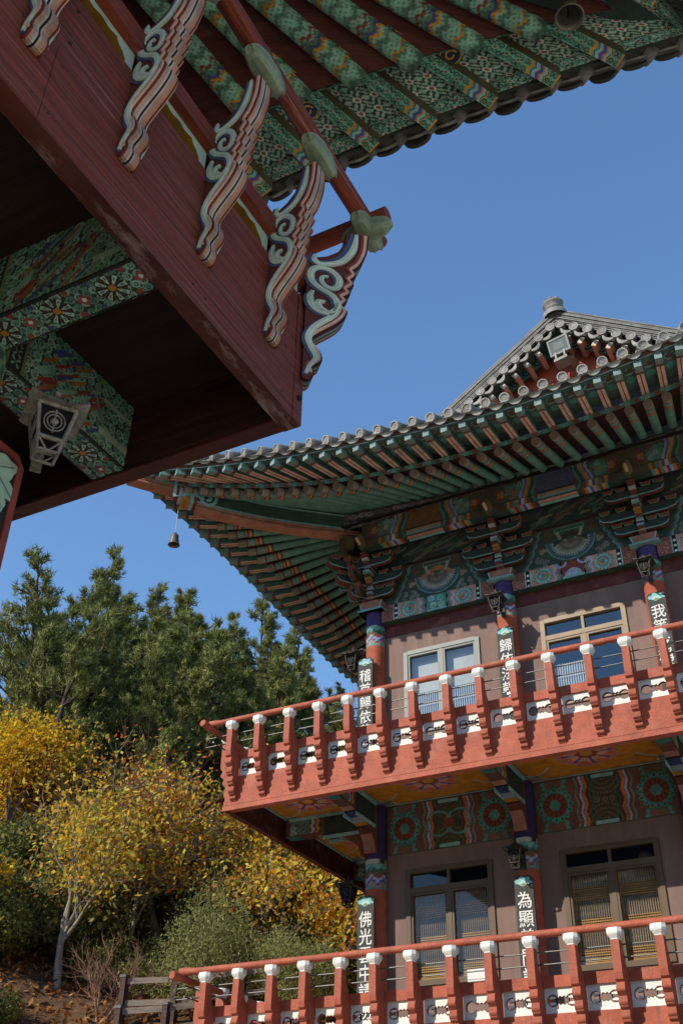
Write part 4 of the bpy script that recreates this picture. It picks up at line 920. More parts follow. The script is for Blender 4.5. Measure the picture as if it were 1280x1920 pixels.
def lotus_cap(dirs):
    mb = MB()
    for d in dirs:
        d = Vector(d); sdv = d.cross(Vector((0, 0, 1))); N, Mn = 9, 12; vs = []; cs = []
        g = np.random.default_rng(int(abs(d.x*7+d.y*13+3)*10))
        for i in range(N):
            t = i/(N-1); r = .062*(.66+.38*math.sin(math.pi*min(1, .25+t*.75)))*(1 if i < N-1 else .6)
            for k in range(Mn):
                a = 2*math.pi*k/Mn; e = .55; ca, sa = math.cos(a), math.sin(a); X_ = math.copysign(abs(ca)**e, ca); Z_ = math.copysign(abs(sa)**e, sa)
                vs.append(d*(t*.19-.02-.03*(Z_ < 0)*t)+sdv*(r*.92*X_)+Vector((0, 0, -.05-.035*t+r*Z_*(1.05 if Z_ > 0 else 1.25-.3*t)))); cs.append(lin('#86967a')*(.72 if k % 3 == 0 and 0 < i < N-1 else 1.)*g.uniform(.92, 1.06))
        fs = [(i*Mn+k, i*Mn+(k+1) % Mn, (i+1)*Mn+(k+1) % Mn, (i+1)*Mn+k) for i in range(N-1) for k in range(Mn)]+[tuple(range((N-1)*Mn, N*Mn))]
        mb.add(vs, fs, np.array(cs))
    return mb
RX, RZ = -1.995, 6.955
pmb = near_post(PINKS); cap_mb = lotus_cap(((0, 1, 0), (0, -1, 0))); np0 = nc0 = ng0 = None
for k in range(7):
    y = 3.33-.612*k
    if np0 is None:
        np0 = pmb.build('bracket_post', M_paint, pav, loc=(NX, y, 0)); nc0 = cap_mb.build('lotus_cap', M_paint, pav, loc=(RX, y, RZ)); ng0 = gap_panel(.5).build('gap_panel', M_paint, pav, loc=(NX-.08, y-.306, 6.197))
    else: copy_child(np0, pav, (NX, y, 0)); copy_child(nc0, pav, (RX, y, RZ)); copy_child(ng0, pav, (NX-.08, y-.306, 6.197))
ngc = gap_panel(.22).build('gap_panel', M_paint, pav, loc=(NX-.08, 3.33+.17, 6.197))
GRN = [lin('#9cb09a'), lin('#9cb09a'), lin('#20262c'), lin('#9cb09a'), lin('#7a3328'), lin('#c08d74')]
cpst = near_post([lin('#6b2c22'), lin('#3d4a6b'), lin('#8fa48f'), lin('#a9bda6'), lin('#22262c'), lin('#a9bda6'), lin('#c08d74'), lin('#7a3328')]).build('bracket_post', M_paint, pav, loc=(NX-.01, NY-.01, 0)); cpst.rotation_euler = (0, 0, R(45)); cpst.scale = (1.36, 1, 1)
lotus_cap(((1, 0, 0), (-1, 0, 0), (0, 1, 0), (0, -1, 0))).build('lotus_cap', M_paint, pav, loc=(RX, 3.95, RZ))
for k in range(5): c_ = copy_child(np0, pav, (-2.61-.612*k, NY, 0), (0, 0, R(90))); c_ = copy_child(nc0, pav, (-2.61-.612*k, 3.95, RZ), (0, 0, R(90)))
mb = MB(); mb.tube([(RX, -4.5, RZ), (RX, 3.95, RZ), (RX, 4.13, RZ)], .056, WOOD, 18); mb.build('handrail', M_wood, pav)
mb = MB(); mb.tube([(-1.85, 3.95, RZ+.012), (-1.99, 3.95, RZ+.012), (-8, 3.95, RZ+.012)], .056, WOOD*1.05, 18); mb.build('handrail', M_woodx, pav)
mb = MB(); mb.lathe([(.001, .02), (.012, .018), (.018, .004), (.018, -.01)], (NX+.004, NY-.04, ZF+.16), (1, 0, 0), K['black'], 10); mb.build('bolt', M_iron, bf)
# painted beams meeting on the corner column
PX, PY = -3.43, 2.46
def near_bottom(W, H):
    p = Paint(W, H, .0045, lin('#27352d')); p.scroll(0, 0, W, H, .045, [lin('#7aa68e'), lin('#86ad96'), lin('#5f8d76')], 1)
    for i, x in enumerate(np.arange(.16, W, .32)):
        p.flower(x, H/2, 8, .086, 'black', .2).petals(x, H/2, 8, .026, .078, lin('#a5c4ac'), .42).petals(x, H/2, 8, .03, .072, lin('#5a3a2c'), .16, math.pi).petals(x, H/2, 8, .045, .066, 'dgreen', .14).disc(x, H/2, .024, 'black').disc(x, H/2, .02, lin('#b5762a'))
        p.flower(x+.16, H/2, 4, .036, lin('#8a463a'), .4).disc(x+.16, H/2, .012, 'white')
        for yy in (H*.12, H*.88): p.disc(x+.1, yy, .018, 'redb').disc(x-.1, yy, .016, lin('#3a4a6a'))
    p.rect(0, 0, W, .012, 'dark').rect(0, H-.012, W, H, 'dark'); return p
def near_side(W, H):
    p = Paint(W, H, .0055, lin('#24332a')); p.scroll(0, 0, W, H, .055, [lin('#74a085'), lin('#5c8a70'), lin('#86ab92')], 4)
    g = np.random.default_rng(2)
    for i in range(46): x, y = g.uniform(.3, W*.74), g.uniform(.05, H-.05); c = (lin('#7a3028'), lin('#6f957f'), lin('#37456a'), lin('#8a5a2a'))[int(g.integers(4))]; p.put((np.abs((p.y-y)-.8*(p.x-x)) < .014) & (np.abs(p.x-x) < .05), c)
    for x in (.06, .17): p.rect(x, 0, x+.012, H, lin('#6e6a3e'))
    p.rect(.072, 0, .17, H, lin('#1d2922'))
    for y in np.arange(.03, H, .065): p.petals(.121, y+.03, 4, .0, .036, lin('#7fa08a'), .3, math.pi)
    q = np.abs(p.x-W*.74-.05*np.sin(p.y*14)); p.put(q < .012, lin('#6e7a5a')); p.put((p.x > W*.76) & (p.y > H*.2) & (p.y < H*.3), lin('#8fa088')); p.put((p.x > W*.76) & (p.y > H*.68) & (p.y < H*.76), lin('#8fa088'))
    p.rect(0, 0, W, .014, 'dark'); return p
zB, zT = ZF+.004, 5.655; hw = .097
W = PX+hw-(-2.354); W = -2.354-(PX+hw)
mb = MB(); p = near_bottom(W, 2*hw); mb.grid((PX+hw, PY-hw, zB-.003), (W, 0, 0), (0, 2*hw, 0), p.c, flip=True); p = near_side(W, zT-zB); mb.grid((PX+hw, PY-hw-.003, zB), (W, 0, 0), (0, 0, zT-zB), p.c)
mb.box(PX+hw, -2.354, PY-hw, PY+hw, zB, zT, K['dgreen']); mb.build('painted_beam', M_paint, pav)
W = 3.575-(PY+hw); mb = MB(); p = near_bottom(W, .22); mb.grid((PX-.11, PY+hw, zB-.003), (.22, 0, 0), (0, W, 0), p.c.transpose(1, 0, 2), flip=True); p = near_side(W, zT-zB); mb.grid((PX+.113, PY+hw, zB), (0, W, 0), (0, 0, zT-zB), p.c)
mb.box(PX-.11, PX+.11, PY+hw, 3.575, zB, zT, K['dgreen']); mb.build('painted_beam', M_paint, pav)
mb = MB(); p = near_side(2.4, zT-zB); mb.grid((PX+.113, PY-hw-2.4, zB), (0, 2.4, 0), (0, 0, zT-zB), p.c); mb.box(PX-.11, PX+.11, PY-hw-5, PY-hw, zB, zT, K['dgreen']); mb.build('painted_beam', M_paint, pav)
mb = MB(); mb.box(-10, PX-hw, PY-hw, PY+hw, zB, zT, K['dgreen']); mb.build('painted_beam', M_paint, pav)
def ncol(z, a):
    q = int((z*7+a*.8)*3) % 7; s_ = math.sin(a*7)*math.sin(z*50)
    if z > .80: return K['dgreen'] if s_ > 0 else lin('#6f957f')
    if z > .74: return lin('#6e6a3e')
    if z > .5: return (lin('#7a3028'), lin('#5d8570'), lin('#37456a'))[int((math.sin(a*4)+1)*1.49)] if abs(s_) > .15 else K['dark']
    if z > .44: return lin('#3f6f7a')
    return (lin('#8a362c'), lin('#3f5f80'), lin('#7fa0a8'))[int((math.sin(z*22+2*math.sin(a*3))+1)*1.49)]
zs = np.linspace(4.25, zB, 70); n = 44; mb = MB()
vs = [(PX+.2*math.cos(2*math.pi*k/n), PY+.2*math.sin(2*math.pi*k/n), z) for z in zs for k in range(n)]; cs = np.array([ncol(z-4.25, 2*math.pi*k/n) for z in zs for k in range(n)])
mb.add(vs, [(i*n+k, i*n+(k+1) % n, (i+1)*n+(k+1) % n, (i+1)*n+k) for i in range(69) for k in range(n)], cs, 0, True)
mb.tube([(PX, PY, 0), (PX, PY, 4.25)], .2, lin('#74352a'), 28); mb.build('column', M_paint, pav)
mb = MB(); mb.tube([(PX, PY, zT), (PX, PY, 10.4)], .19, lin('#74352a'), 20); mb.tube([(PX, -2.6, 6.1), (PX, -2.6, 10.4)], .19, lin('#74352a'), 20); mb.build('column', M_paint, pav)
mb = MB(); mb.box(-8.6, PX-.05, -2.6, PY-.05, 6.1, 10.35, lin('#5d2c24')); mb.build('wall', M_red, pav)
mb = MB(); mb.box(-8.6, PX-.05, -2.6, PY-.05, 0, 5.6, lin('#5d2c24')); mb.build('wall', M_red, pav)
mb = MB(); mb.box(-9, PX+.6, -3, PY+.6, 10.2, 10.4, K['dgreen']); mb.build('purlin', M_paint, pav)
# eaves of the pavilion
NH = 2.6; L2 = NH+3.6
def nb(q): return max(0., min(1., (q-.35)/.65))
en = lambda q: 2.9+.7*nb(q)**2
zfn = lambda q: 10.03+.62*nb(q)**1.8
NFe = Eave((PX-NH, PY), (-1, 0), (0, 1), L2, en, zfn, lambda q: zfn(q)-.16, NH, zin=10.4, lift=.3)
NSe = Eave((PX, PY-NH), (0, -1), (1, 0), L2, en, zfn, lambda q: zfn(q)-.16, NH, zin=10.4, lift=.3)
def near_pal(d, L):
    k = int(d/.055)
    if d < .1: return lin('#6a9079') if k % 2 else lin('#3b5a4a')
    if .42 < d < .46 or .2 < d < .23: return K['ochre']*.8
    if .46 < d < .50: return lin('#37456a')
    if .56 < d < .60: return lin('#6a3a30')
    if .95 < d < 1.0: return K['ochre']*.6
    return lin('#74a48c') if (k % 3) else lin('#4a6f5d')
FLY = dict(face=(lin('#7a6a30'), lin('#7a6a30')), tip=(lin('#5f8d78'), lin('#3c4a38')), b1=(K['orange'], K['ochre']), b2=(lin('#3d4f78'), lin('#30406a')), body=(lin('#6aa08a'), lin('#4a4a34')), line=None, end=(lin('#6f927c'),))
def near_rafters(E, alist):
    for a in alist:
        ar, orr, l, q = E.at(a, .8); (_, _), (ai, oi), _ = E.line(a)
        A = E.pt(ar, orr, E.zr(q)); zi = E.zin+.1+E.lift*q**.8; f0 = NH+orr-abs(ar)-.1; f1 = NH+oi-abs(ai)-.1
        t = 1. if f1 >= 0 else f0/(f0-f1)
        if f0 > .15:
            B = A+(E.pt(ai, oi, zi)-A)*t; ln = (B-A).length; nd = int(ln/.012); n = 34; D = (B-A)/ln
            u_ = D.cross(Vector((0, 0, 1))).normalized(); v_ = u_.cross(D); vs = []; cs = []
            for i in range(nd+1):
                d = ln*i/nd
                for k in range(n):
                    an = 2*math.pi*k/n; vs.append(A+D*d+(u_*math.cos(an)+v_*math.sin(an))*.1); c = near_pal(d+.022*math.sin(an*5), ln)
                    s_ = math.sin(an*11+d*40)*math.sin(d*95-an*6); c = c*(.5 if s_ > .3 else 1.1)
                    if s_ > .9: c = lin('#6a3a30')
                    cs.append(c)
            mb = MB(); mb.add(vs, [(i*n+k, i*n+(k+1) % n, (i+1)*n+(k+1) % n, (i+1)*n+k) for i in range(nd) for k in range(n)], np.array(cs), 0, True); mb.add(vs[:n], [tuple(range(n-1, -1, -1)), tuple(range(n))], lin('#5d8570')); mb.build('rafter', M_paint, pav)
        # flying rafter with painted underside
        p1 = E.at(a, 1.15); A = E.pt(a, E.e(q), E.zf(q)-.13); B = E.pt(p1[0], p1[1], E.zr(q)+.1+.05+.08); D = B-A; ln = D.length; D = D/ln
        f0 = NH+E.e(q)-abs(a)-.12; f1 = NH+p1[1]-abs(p1[0])-.12
        if f0 < .05: continue
        if f1 < 0: ln *= f0/(f0-f1)
        sd = Vector((-D.y, D.x, 0)).normalized()*.068; p = Paint(ln, .136, .0045, lin('#66a48b'))
        p.scroll(0, 0, ln, .136, .05, [lin('#27352d'), lin('#355243')], 6)
        for x in np.arange(.4, ln-.1, .12): p.flower(x, .068, 6, .026, lin('#7fa08a'), .3).disc(x, .068, .012, lin('#7a3028'))
        for x, c in ((.10, 'ochre'), (.11, 'dark'), (.118, 'turq'), (.15, 'orange'), (.165, 'blue'), (.2, 'turq'), (.235, 'dark'), (.243, 'teal'), (.262, 'ochre')): p.wave(x, x+(.03 if c in ('ochre', 'orange') else .05), .012, .09, c)
        for x, c in ((ln-.2, 'ochre'), (ln-.17, 'turq'), (ln-.12, 'ochre'), (ln-.09, 'dgreen')): p.wave(x, x+.03, .012, .09, c)
        p.rect(0, 0, .016, .136, 'ochre')
        mb = MB(); o = A-sd; mb.grid(o, D*ln, sd*2, p.c, flip=True)
        mb.obox(A-sd+Vector((0, 0, .003)), D*ln, sd*2, (0, 0, .127), lin('#4a4430')); mb.build('flying_rafter', M_paint, pav)
near_rafters(NFe, np.arange(-L2+.62, -1.2, .553)); near_rafters(NSe, np.arange(-L2+.62, -2.2, .553))
def near_boards(E, a0, a1):
    p = Paint(a1-a0, .86, .011, lin('#2d4438')); p.stars(.17, lin('#96b39c'), lin('#8a4434'), lin('#c9d2c2')); n = p.c.shape[1]
    strip(E, a0, a1, n, lambda a, q: (.0, E.zf(q)+.006), lambda a, q: (.86, E.zr(q)+.1+.2), p.c, 'eave_boarding', pav, flip=True)
    p = Paint(a1-a0, .13, .009, lin('#75a891')); p.scroll(0, 0, a1-a0, .13, .06, [lin('#30443a')], 3)
    for x in np.arange(.05, a1-a0, .16): p.flower(x, .065, 6, .026, lin('#9db3a0'), .3).disc(x, .065, .014, lin('#6a2a24'))
    p.rect(0, .115, a1-a0, .13, 'dark'); n = p.c.shape[1]
    strip(E, a0, a1, n, lambda a, q: (.03, E.zf(q)-.004), lambda a, q: (.17, E.zf(q)-.0), p.c, 'eave_edge_board', pav, flip=True)
    strip(E, a0, a1, 60, lambda a, q: (-.01, E.zf(q)-.03), lambda a, q: (-.01, E.zf(q)+.14), np.tile(lin('#3a4a3f'), (2, 60, 1)), 'eave_fascia', pav)
    p = Paint(a1-a0, .2, .02, lin('#6f927c')); p.scroll(0, 0, a1-a0, .2, .08, [lin('#2f4a3d')], 5); n = p.c.shape[1]
    strip(E, a0, a1, n, lambda a, q: (.78, E.zr(q)+.1), lambda a, q: (.80, E.zr(q)+.27), p.c, 'rafter_fascia', pav)
    def inn(a, q): (_, _), (ai, oi), _ = E.line(a); return E.at(a, 0)[2], E.zin+.215+E.lift*q**.8
    strip(E, a0, a1, 90, lambda a, q: (.8, E.zr(q)+.11), inn, np.tile(lin('#552820'), (4, 90, 1)), 'rafter_boarding', pav, M_woodx, flip=True)
near_boards(NFe, -L2, 1.0); near_boards(NSe, -L2, -1.5)
FLYSAVE = FLY
hip(pav, (PX, PY), (1, 1), (1, -1), [(.2, 10.5, .4), (1., 10.5, .4), (2., 10.47, .4), (2.75, 10.5, .4)], [(2.3, 10.62, .3), (2.8, 10.62, .3), (3.3, 10.68, .28), (3.72, 10.76, .26)], 10, .22, bc='#2f4038')
mb = MB(); TILE_S = TILE; TILE = lin('#55554f')
zt2 = lambda q: zfn(q)+.14
APX = (PX-NH, PY-NH, 13.2)
roof_skirt(mb, NFe, lambda a: Vector((APX[0]-a*.25, APX[1]+.6, 12.8)), -L2+.1, .5, .283, zt2, .10, .10, .2)
roof_skirt(mb, NSe, lambda a: Vector((APX[0]+.6, APX[1]-a*.25, 12.8)), -L2+.1, -.5, .283, zt2, .10, .10, .2)
for E_, b_ in ((NFe, .5), (NSe, -.5)):
    for a in np.arange(-L2+.1+.1415, b_, .283):
        q = min(1, abs(a)/E_.L); c = E_.pt(a, E_.e(q)+.17, zt2(q)-.02); c1 = E_.pt(a+.05, E_.e(min(1, abs(a+.05)/E_.L))+.17, zt2(min(1, abs(a+.05)/E_.L))-.02); u_ = (c1-c).normalized()
        mb.prism([(-.132, .02)]+[(-.138*math.cos(t_), -(.115+.025*math.sin(a*37))*math.sin(t_)**.7) for t_ in np.linspace(.05, math.pi-.05, 15)]+[(.132, .02)], c, u_, Vector((0, 0, 1))-E_.O*.25, E_.O*.035, TILE*.3)
v = [(APX[0]-L2, PY+3.6, 11), (APX[0]-L2, PY-2*NH-3.6, 11), (APX[0]+L2, PY-2*NH-3.6, 11), (APX[0]-1.5, APX[1]+.6, 12.8), (APX[0]-1.5, APX[1]-1.5, 12.8), (APX[0]+1.5, APX[1]-1.5, 12.8)]
mb.add(v, [(0, 1, 4, 3), (1, 2, 5, 4)], TILE); mb.box(APX[0]-1.6, APX[0]+1.6, APX[1]-1.6, APX[1]+.7, 12.6, 12.9, TILE); mb.build('tiled_roof', M_tile, pav); TILE = TILE_S

for (u, v) in ((844, 102), (577, 206)):
    d_ = ray(u, v); o_ = None
    for z_ in np.arange(9.5, 11.6, .004):
        t_ = (z_-1.6)/d_[2]; X_, Y_ = d_[0]*t_, d_[1]*t_; a_ = -(X_-(PX-NH)); oo = Y_-PY; q_ = min(1, abs(a_)/L2); ins = en(q_)-oo
        if 0 < ins < .86 and z_ >= zfn(q_)+.006+(zfn(q_)-.16+.3-zfn(q_)-.006)*ins/.86: o_ = Vector((X_, Y_, z_-.012)); break
    if o_ is not None:
        mb = MB(); mb.lathe([(.001, 0), (.1, 0), (.1, .01)], o_, (0, -.05, 1), lin('#2c3350'), 24, smooth=False); mb.lathe([(.085, -.003), (.1, -.003), (.1, .0)], o_, (0, -.05, 1), lin('#b08a3a'), 24, smooth=False)
        mb.ribbon([o_+Vector((.055*math.cos(k)*(.4+.6*k/6), .055*math.sin(k)*(.4+.6*k/6), -.003)) for k in np.linspace(0, 6.2, 22)], (0, 0, -1), .018, .002, lin('#c0913c')); mb.build('painted_roundel', M_paint, pav)

# ================================================================== HANGING AND STANDING THINGS
def bell(loc, r, h, cord, label):
    mb = MB(); mb.lathe([(.001, h), (r*.3, h*.98), (r*.55, h*.9), (r*.66, h*.78), (r*.68, h*.74), (r*.65, h*.72), (r*.72, h*.45), (r*.8, h*.3), (r*.83, h*.28), (r*.8, h*.26), (r*.9, h*.1), (r, .01), (r, 0), (r*.9, 0), (r*.78, h*.2), (r*.6, h*.7), (.001, h*.85)], (0, 0, 0), (0, 0, 1), lin('#6a675c'), 24)
    o = thing('wind_bell', label, 'bell', loc); mb2 = MB(); b = mb.build('bell_body', M_bronze, o, loc=loc)
    mb2.tube([(0, 0, h), (0, 0, h+cord)], .006, lin('#c4beb0'), 6); mb2.lathe([(.02, 0), (.03, .01), (.02, .03), (.001, .03)], (0, 0, h), (0, 0, 1), lin('#6a675c'), 8); mb2.build('cord', M_paint, o, loc=loc)
    mb3 = MB(); mb3.tube([(0, 0, h*.8), (0, 0, h*.15)], .008, K['dark'], 6); mb3.lathe([(.001, -.02), (.02, 0), (.001, .02)], (0, 0, h*.15), (0, 0, 1), K['dark'], 8); mb3.build('clapper', M_iron, o, loc=loc)
bp = atY(326, 1022, 13.98); bell(bp, .118, .27, 14.12-bp.z-.27, 'small bronze bell hanging in front of the sky from the far hall\'s eave corner')
d = ray(1067, 33); t = 5.17/d[1]; bell(Vector((d[0]*t, 5.17, d[2]*t+1.6)), .125, .24, .16, 'dark round bell seen from underneath against the painted near eave')

def lantern(loc, O, label, arm=.28, sc=1., dark=1., group=None):
    """cast lantern: flared roof, tapering openwork box with a ringed emblem, crown foot, wall arm"""
    O = Vector((*O, 0)).normalized(); U = Vector((-O.y, O.x, 0)); o = thing('wall_lantern', label, 'lantern', loc, group); g = lin('#57544d')*dark; mb = MB(); Z = Vector((0, 0, 1))
    def V(a, b, c): return U*(a*sc)+O*(b*sc)+Z*(c*sc)
    def bar(p, q, r): mb.tube([p, q], r*sc, g, 6)
    T, B_ = .10, .065; zt, zb = .06, -.13
    for sx, sy_ in ((-1, -1), (1, -1), (1, 1), (-1, 1)):
        bar(V(sx*T, sy_*T, zt), V(sx*B_, sy_*B_, zb), .012); bar(V(sx*B_, sy_*B_, zb), V(sx*B_*.85, sy_*B_*.85, zb-.075), .008)
    for z, w_ in ((zt, T), (zb, B_), (zb-.075, B_*.85)):
        for k in range(4):
            c4 = [(-1, -1), (1, -1), (1, 1), (-1, 1)]; a, b = c4[k], c4[(k+1) % 4]; bar(V(a[0]*w_, a[1]*w_, z), V(b[0]*w_, b[1]*w_, z), .013 if z != zb-.075 else .009)
    for k in range(4):
        c4 = [(-1, -1), (1, -1), (1, 1), (-1, 1)]; a, b = c4[k], c4[(k+1) % 4]; m_ = ((a[0]+b[0])/2, (a[1]+b[1])/2)
        bar(V(a[0]*B_, a[1]*B_, zb), V(m_[0]*B_*.8, m_[1]*B_*.8, zb-.08), .006); bar(V(b[0]*B_, b[1]*B_, zb), V(m_[0]*B_*.8, m_[1]*B_*.8, zb-.08), .006)
        n_ = V(m_[0], m_[1], 0).normalized(); tv = Z.cross(n_); ww = (T+B_)/2*sc
        for r in (.055, .038): pts = [n_*(ww+.003)+tv*(r*sc*math.cos(q*.35))+Z*(-.035*sc+r*sc*1.15*math.sin(q*.35)) for q in range(19)]; mb.tube(pts, .005*sc, g, 5)
        mb.lathe([(.001, .006*sc), (.022*sc, .004*sc), (.022*sc, -.006*sc)], n_*(ww+.003)+Z*(-.035*sc), n_, g*1.1, 8)
        bar(n_*(ww+.004)+Z*(-.11*sc), n_*(ww+.004)+Z*(.04*sc), .006)
    vs = [V(sx*w_*.93, sy_*w_*.93, z) for z, w_ in ((zt-.004, T), (zb+.004, B_)) for sx, sy_ in ((-1, -1), (1, -1), (1, 1), (-1, 1))]; mb.add(vs, [(0, 1, 5, 4), (1, 2, 6, 5), (2, 3, 7, 6), (3, 0, 4, 7), (4, 5, 6, 7), (3, 2, 1, 0)], lin('#0c0b0a'), 1)
    mb.build('lantern_body', [M_iron, M_dark], o, loc=loc); mb = MB(); vs = []; N = 9                    # flared roof
    for h, r in ((.06, .155), (.085, .125), (.12, .07), (.16, .035), (.2, .012), (.22, .018), (.245, .001)):
        for k in range(4):
            for q in range(N):
                a = (-1+2*q/N); c4 = [V(a, -1, 0), V(1, a, 0), V(-a, 1, 0), V(-1, -a, 0)][k]; up = .03*abs(a)**3*(1 if h < .1 else 0); vs.append(c4*r+Z*((h+up)*sc))
    n = 4*N; mb.add(vs, [(i*n+k, i*n+(k+1) % n, (i+1)*n+(k+1) % n, (i+1)*n+k) for i in range(6) for k in range(n)]+[tuple(range(n-1, -1, -1))], g*.9); mb.build('lantern_roof', M_iron, o, loc=loc)
    mb = MB(); mb.tube([V(0, -.05, .14), V(0, -arm/sc*.6, .17), V(0, -arm/sc, .1)], .014*sc, g*.8, 6); mb.tube([V(0, -.06, -.08), V(0, -arm/sc, -.06)], .01*sc, g*.8, 6); mb.obox(V(-.03, -arm/sc-.01, -.12), U*.06*sc, O*.02*sc, Z*.3*sc, g*.8); mb.build('wall_arm', M_iron, o, loc=loc); return o
d = ray(97, 798); q_ = 3.17/d[2]; lantern(Vector((d[0]*q_, d[1]*q_, 4.77)), (.85, -.6), 'pale weathered openwork lantern close by under the dark pavilion balcony', .24, .88, 2.9)
lantern((X0+BAY, 16.40, 11.72), (0, -1), 'dark lantern on the middle upper column above the plaque reading from 歸', .36, 1.15, .6)
lantern((X0+2*BAY, 16.40, 11.72), (0, -1), 'dark lantern on the upper column at the right edge of the photo', .36, 1.15, .6)
lantern((X0-.5, Y0, 11.52), (-1, 0), 'dark lantern left of the hall\'s upper corner column, under the eave', .32, 1.2, .45)
lantern((X0+BAY, 16.40, 7.03), (0, -1), 'dark lantern on the lower middle column, above the plaque starting 為', .36, 1.1, .35)
lantern((X0-.55, Y0, 6.98), (-1, 0), 'dark lantern left of the lower corner column, under the balcony', .36, 1.2, .35)

def plaque(loc, text, h, label, wd=.31, O=(0, -1), orn=True):
    """hanging board with white characters and a lotus ornament at its head"""
    O3 = Vector((*O, 0)); U = Vector((-O3.y, O3.x, 0)); o = thing('column_plaque', label, 'plaque', loc, None); mb = MB(); Z = Vector((0, 0, 1))
    ch = .045; lp = [(-wd/2, -h), (wd/2, -h), (wd/2, -ch), (wd/2-ch, 0), (-wd/2+ch, 0), (-wd/2, -ch)]
    mb.prism(lp, (0, 0, 0), U, Z, O3*.04, lin('#3f4240'), lin('#7a2f28')); mb.build('board', M_paint, o, loc=loc)
    mb = MB()
    if orn:
        for k, (r, c, dz) in enumerate(((.14, lin('#7fb4b4'), -.125), (.085, lin('#a9cdc8'), -.14), (.04, lin('#7d8a4a'), -.15))):
            pr = [(r*math.cos(a)*(1+.12*math.cos(a*7)), dz+(r*.75*math.sin(a)*(1+.12*math.cos(a*7)) if math.sin(a) > 0 else r*.35*math.sin(a)*math.cos(a*2)**2)) for a in np.linspace(0, 2*math.pi, 40)[:-1]]
            mb.prism(pr, O3*(.041+.002*k), U, Z, O3*.004, c)
        mb.build('lotus_ornament', M_paint, o, loc=loc)
    cu = bpy.data.curves.new('characters', 'FONT'); cu.size = .265; cu.align_x = 'CENTER'; cu.extrude = .002; cu.offset = .0018; vs_all = []; dg = None
    tmp = bpy.data.objects.new('tmp', cu); C.objects.link(tmp); mb = MB()
    z = -.245
    for chh in text:
        cu.body = chh; bpy.context.view_layer.update(); me = bpy.data.meshes.new_from_object(tmp.evaluated_get(bpy.context.evaluated_depsgraph_get()))
        vs = [O3*(.0425+v.co.z)+U*(v.co.x*.95)+Z*(z-.24+v.co.y*1.05) for v in me.vertices]; mb.add(vs, [tuple(p.vertices) for p in me.polygons], lin('#d6d6ce')); bpy.data.meshes.remove(me); z -= .285
    bpy.data.objects.remove(tmp); bpy.data.curves.remove(cu)
    if text: mb.build('characters', M_char, o, loc=loc)
    return o
plaque((X0-.07, 16.70, 11.32), '稽首歸依蘇悉', 1.95, 'black plaque with white characters from 稽 on the upper corner column', orn=True)
plaque((X0+BAY+.03, 16.70, 11.31), '歸依法轉大', 1.95, 'black plaque with white characters from 歸 on the upper middle column')
plaque((X0+2*BAY+.05, 16.70, 11.32), '我等今稱讚', 1.95, 'black plaque with white characters from 我 on the upper column at the right edge')
plaque((X0-.05, 16.70, 6.77), '佛光雲中請功', 2.05, 'black plaque with white characters from 佛 on the lower corner column')
plaque((X0+BAY-.0, 16.70, 6.77), '為顯普門說三', 2.05, 'black plaque with white characters from 為 on the lower middle column')
# near plaque on the pavilion's column: only its upper corner is in the picture
d = ray(45, 866); tX = -3.17/d[0]; pz = d[2]*tX+1.6; py = d[1]*tX
o = thing('column_plaque', 'black plaque with a red border and pale green leaves at the left edge, close by', 'plaque', (-3.17, py-.16, pz)); mb = MB(); hh = 1.7; ww = .36
mb.prism([(-ww+.02, -hh), (0, -hh), (0, -.05), (-.04, 0), (-ww+.06, 0), (-ww+.02, -.05)], (-3.2, py, pz), (0, 1, 0), (0, 0, 1), (.03, 0, 0), lin('#1c2422'))
mb.build('board', M_paint, o); mb = MB(); mb.ribbon([(-3.17, py-.015, pz-hh), (-3.17, py-.015, pz-.05), (-3.17, py-.05, pz-.015), (-3.17, py-ww+.07, pz-.015)], (1, 0, 0), .035, .012, lin('#8a3a2e')); mb.build('border', M_paint, o)
mb = MB()
for i, (cy_, cz, r, an) in enumerate(((-.13, -.12, .085, .5), (-.085, -.2, .06, -.6), (-.19, -.2, .07, 2.2), (-.10, -.275, .05, -1.2), (-.2, -.07, .05, 1.4))):
    pr = [(cy_+r*(math.cos(a)*math.cos(an)*1.25-math.sin(a)*math.sin(an)*.75)*(1+.1*math.cos(5*a)), cz+r*(math.cos(a)*math.sin(an)*1.25+math.sin(a)*math.cos(an)*.75)*(1+.1*math.cos(5*a))) for a in np.linspace(0, 2*math.pi, 28)[:-1]]
    mb.prism(pr, (-3.169+.001*i, py, pz), (0, 1, 0), (0, 0, 1), (.008, 0, 0), lin('#9db59a')); pr2 = [(cy_+r*t*math.cos(an), cz+r*t*math.sin(an)) for t in (-.9, -.3, .3, 1.)]
    mb.ribbon([(-3.160+.001*i, py+a, pz+b) for a, b in pr2], (1, 0, 0), .006, .002, lin('#5f7d63'))
mb.build('leaf_ornament', M_paint, o)

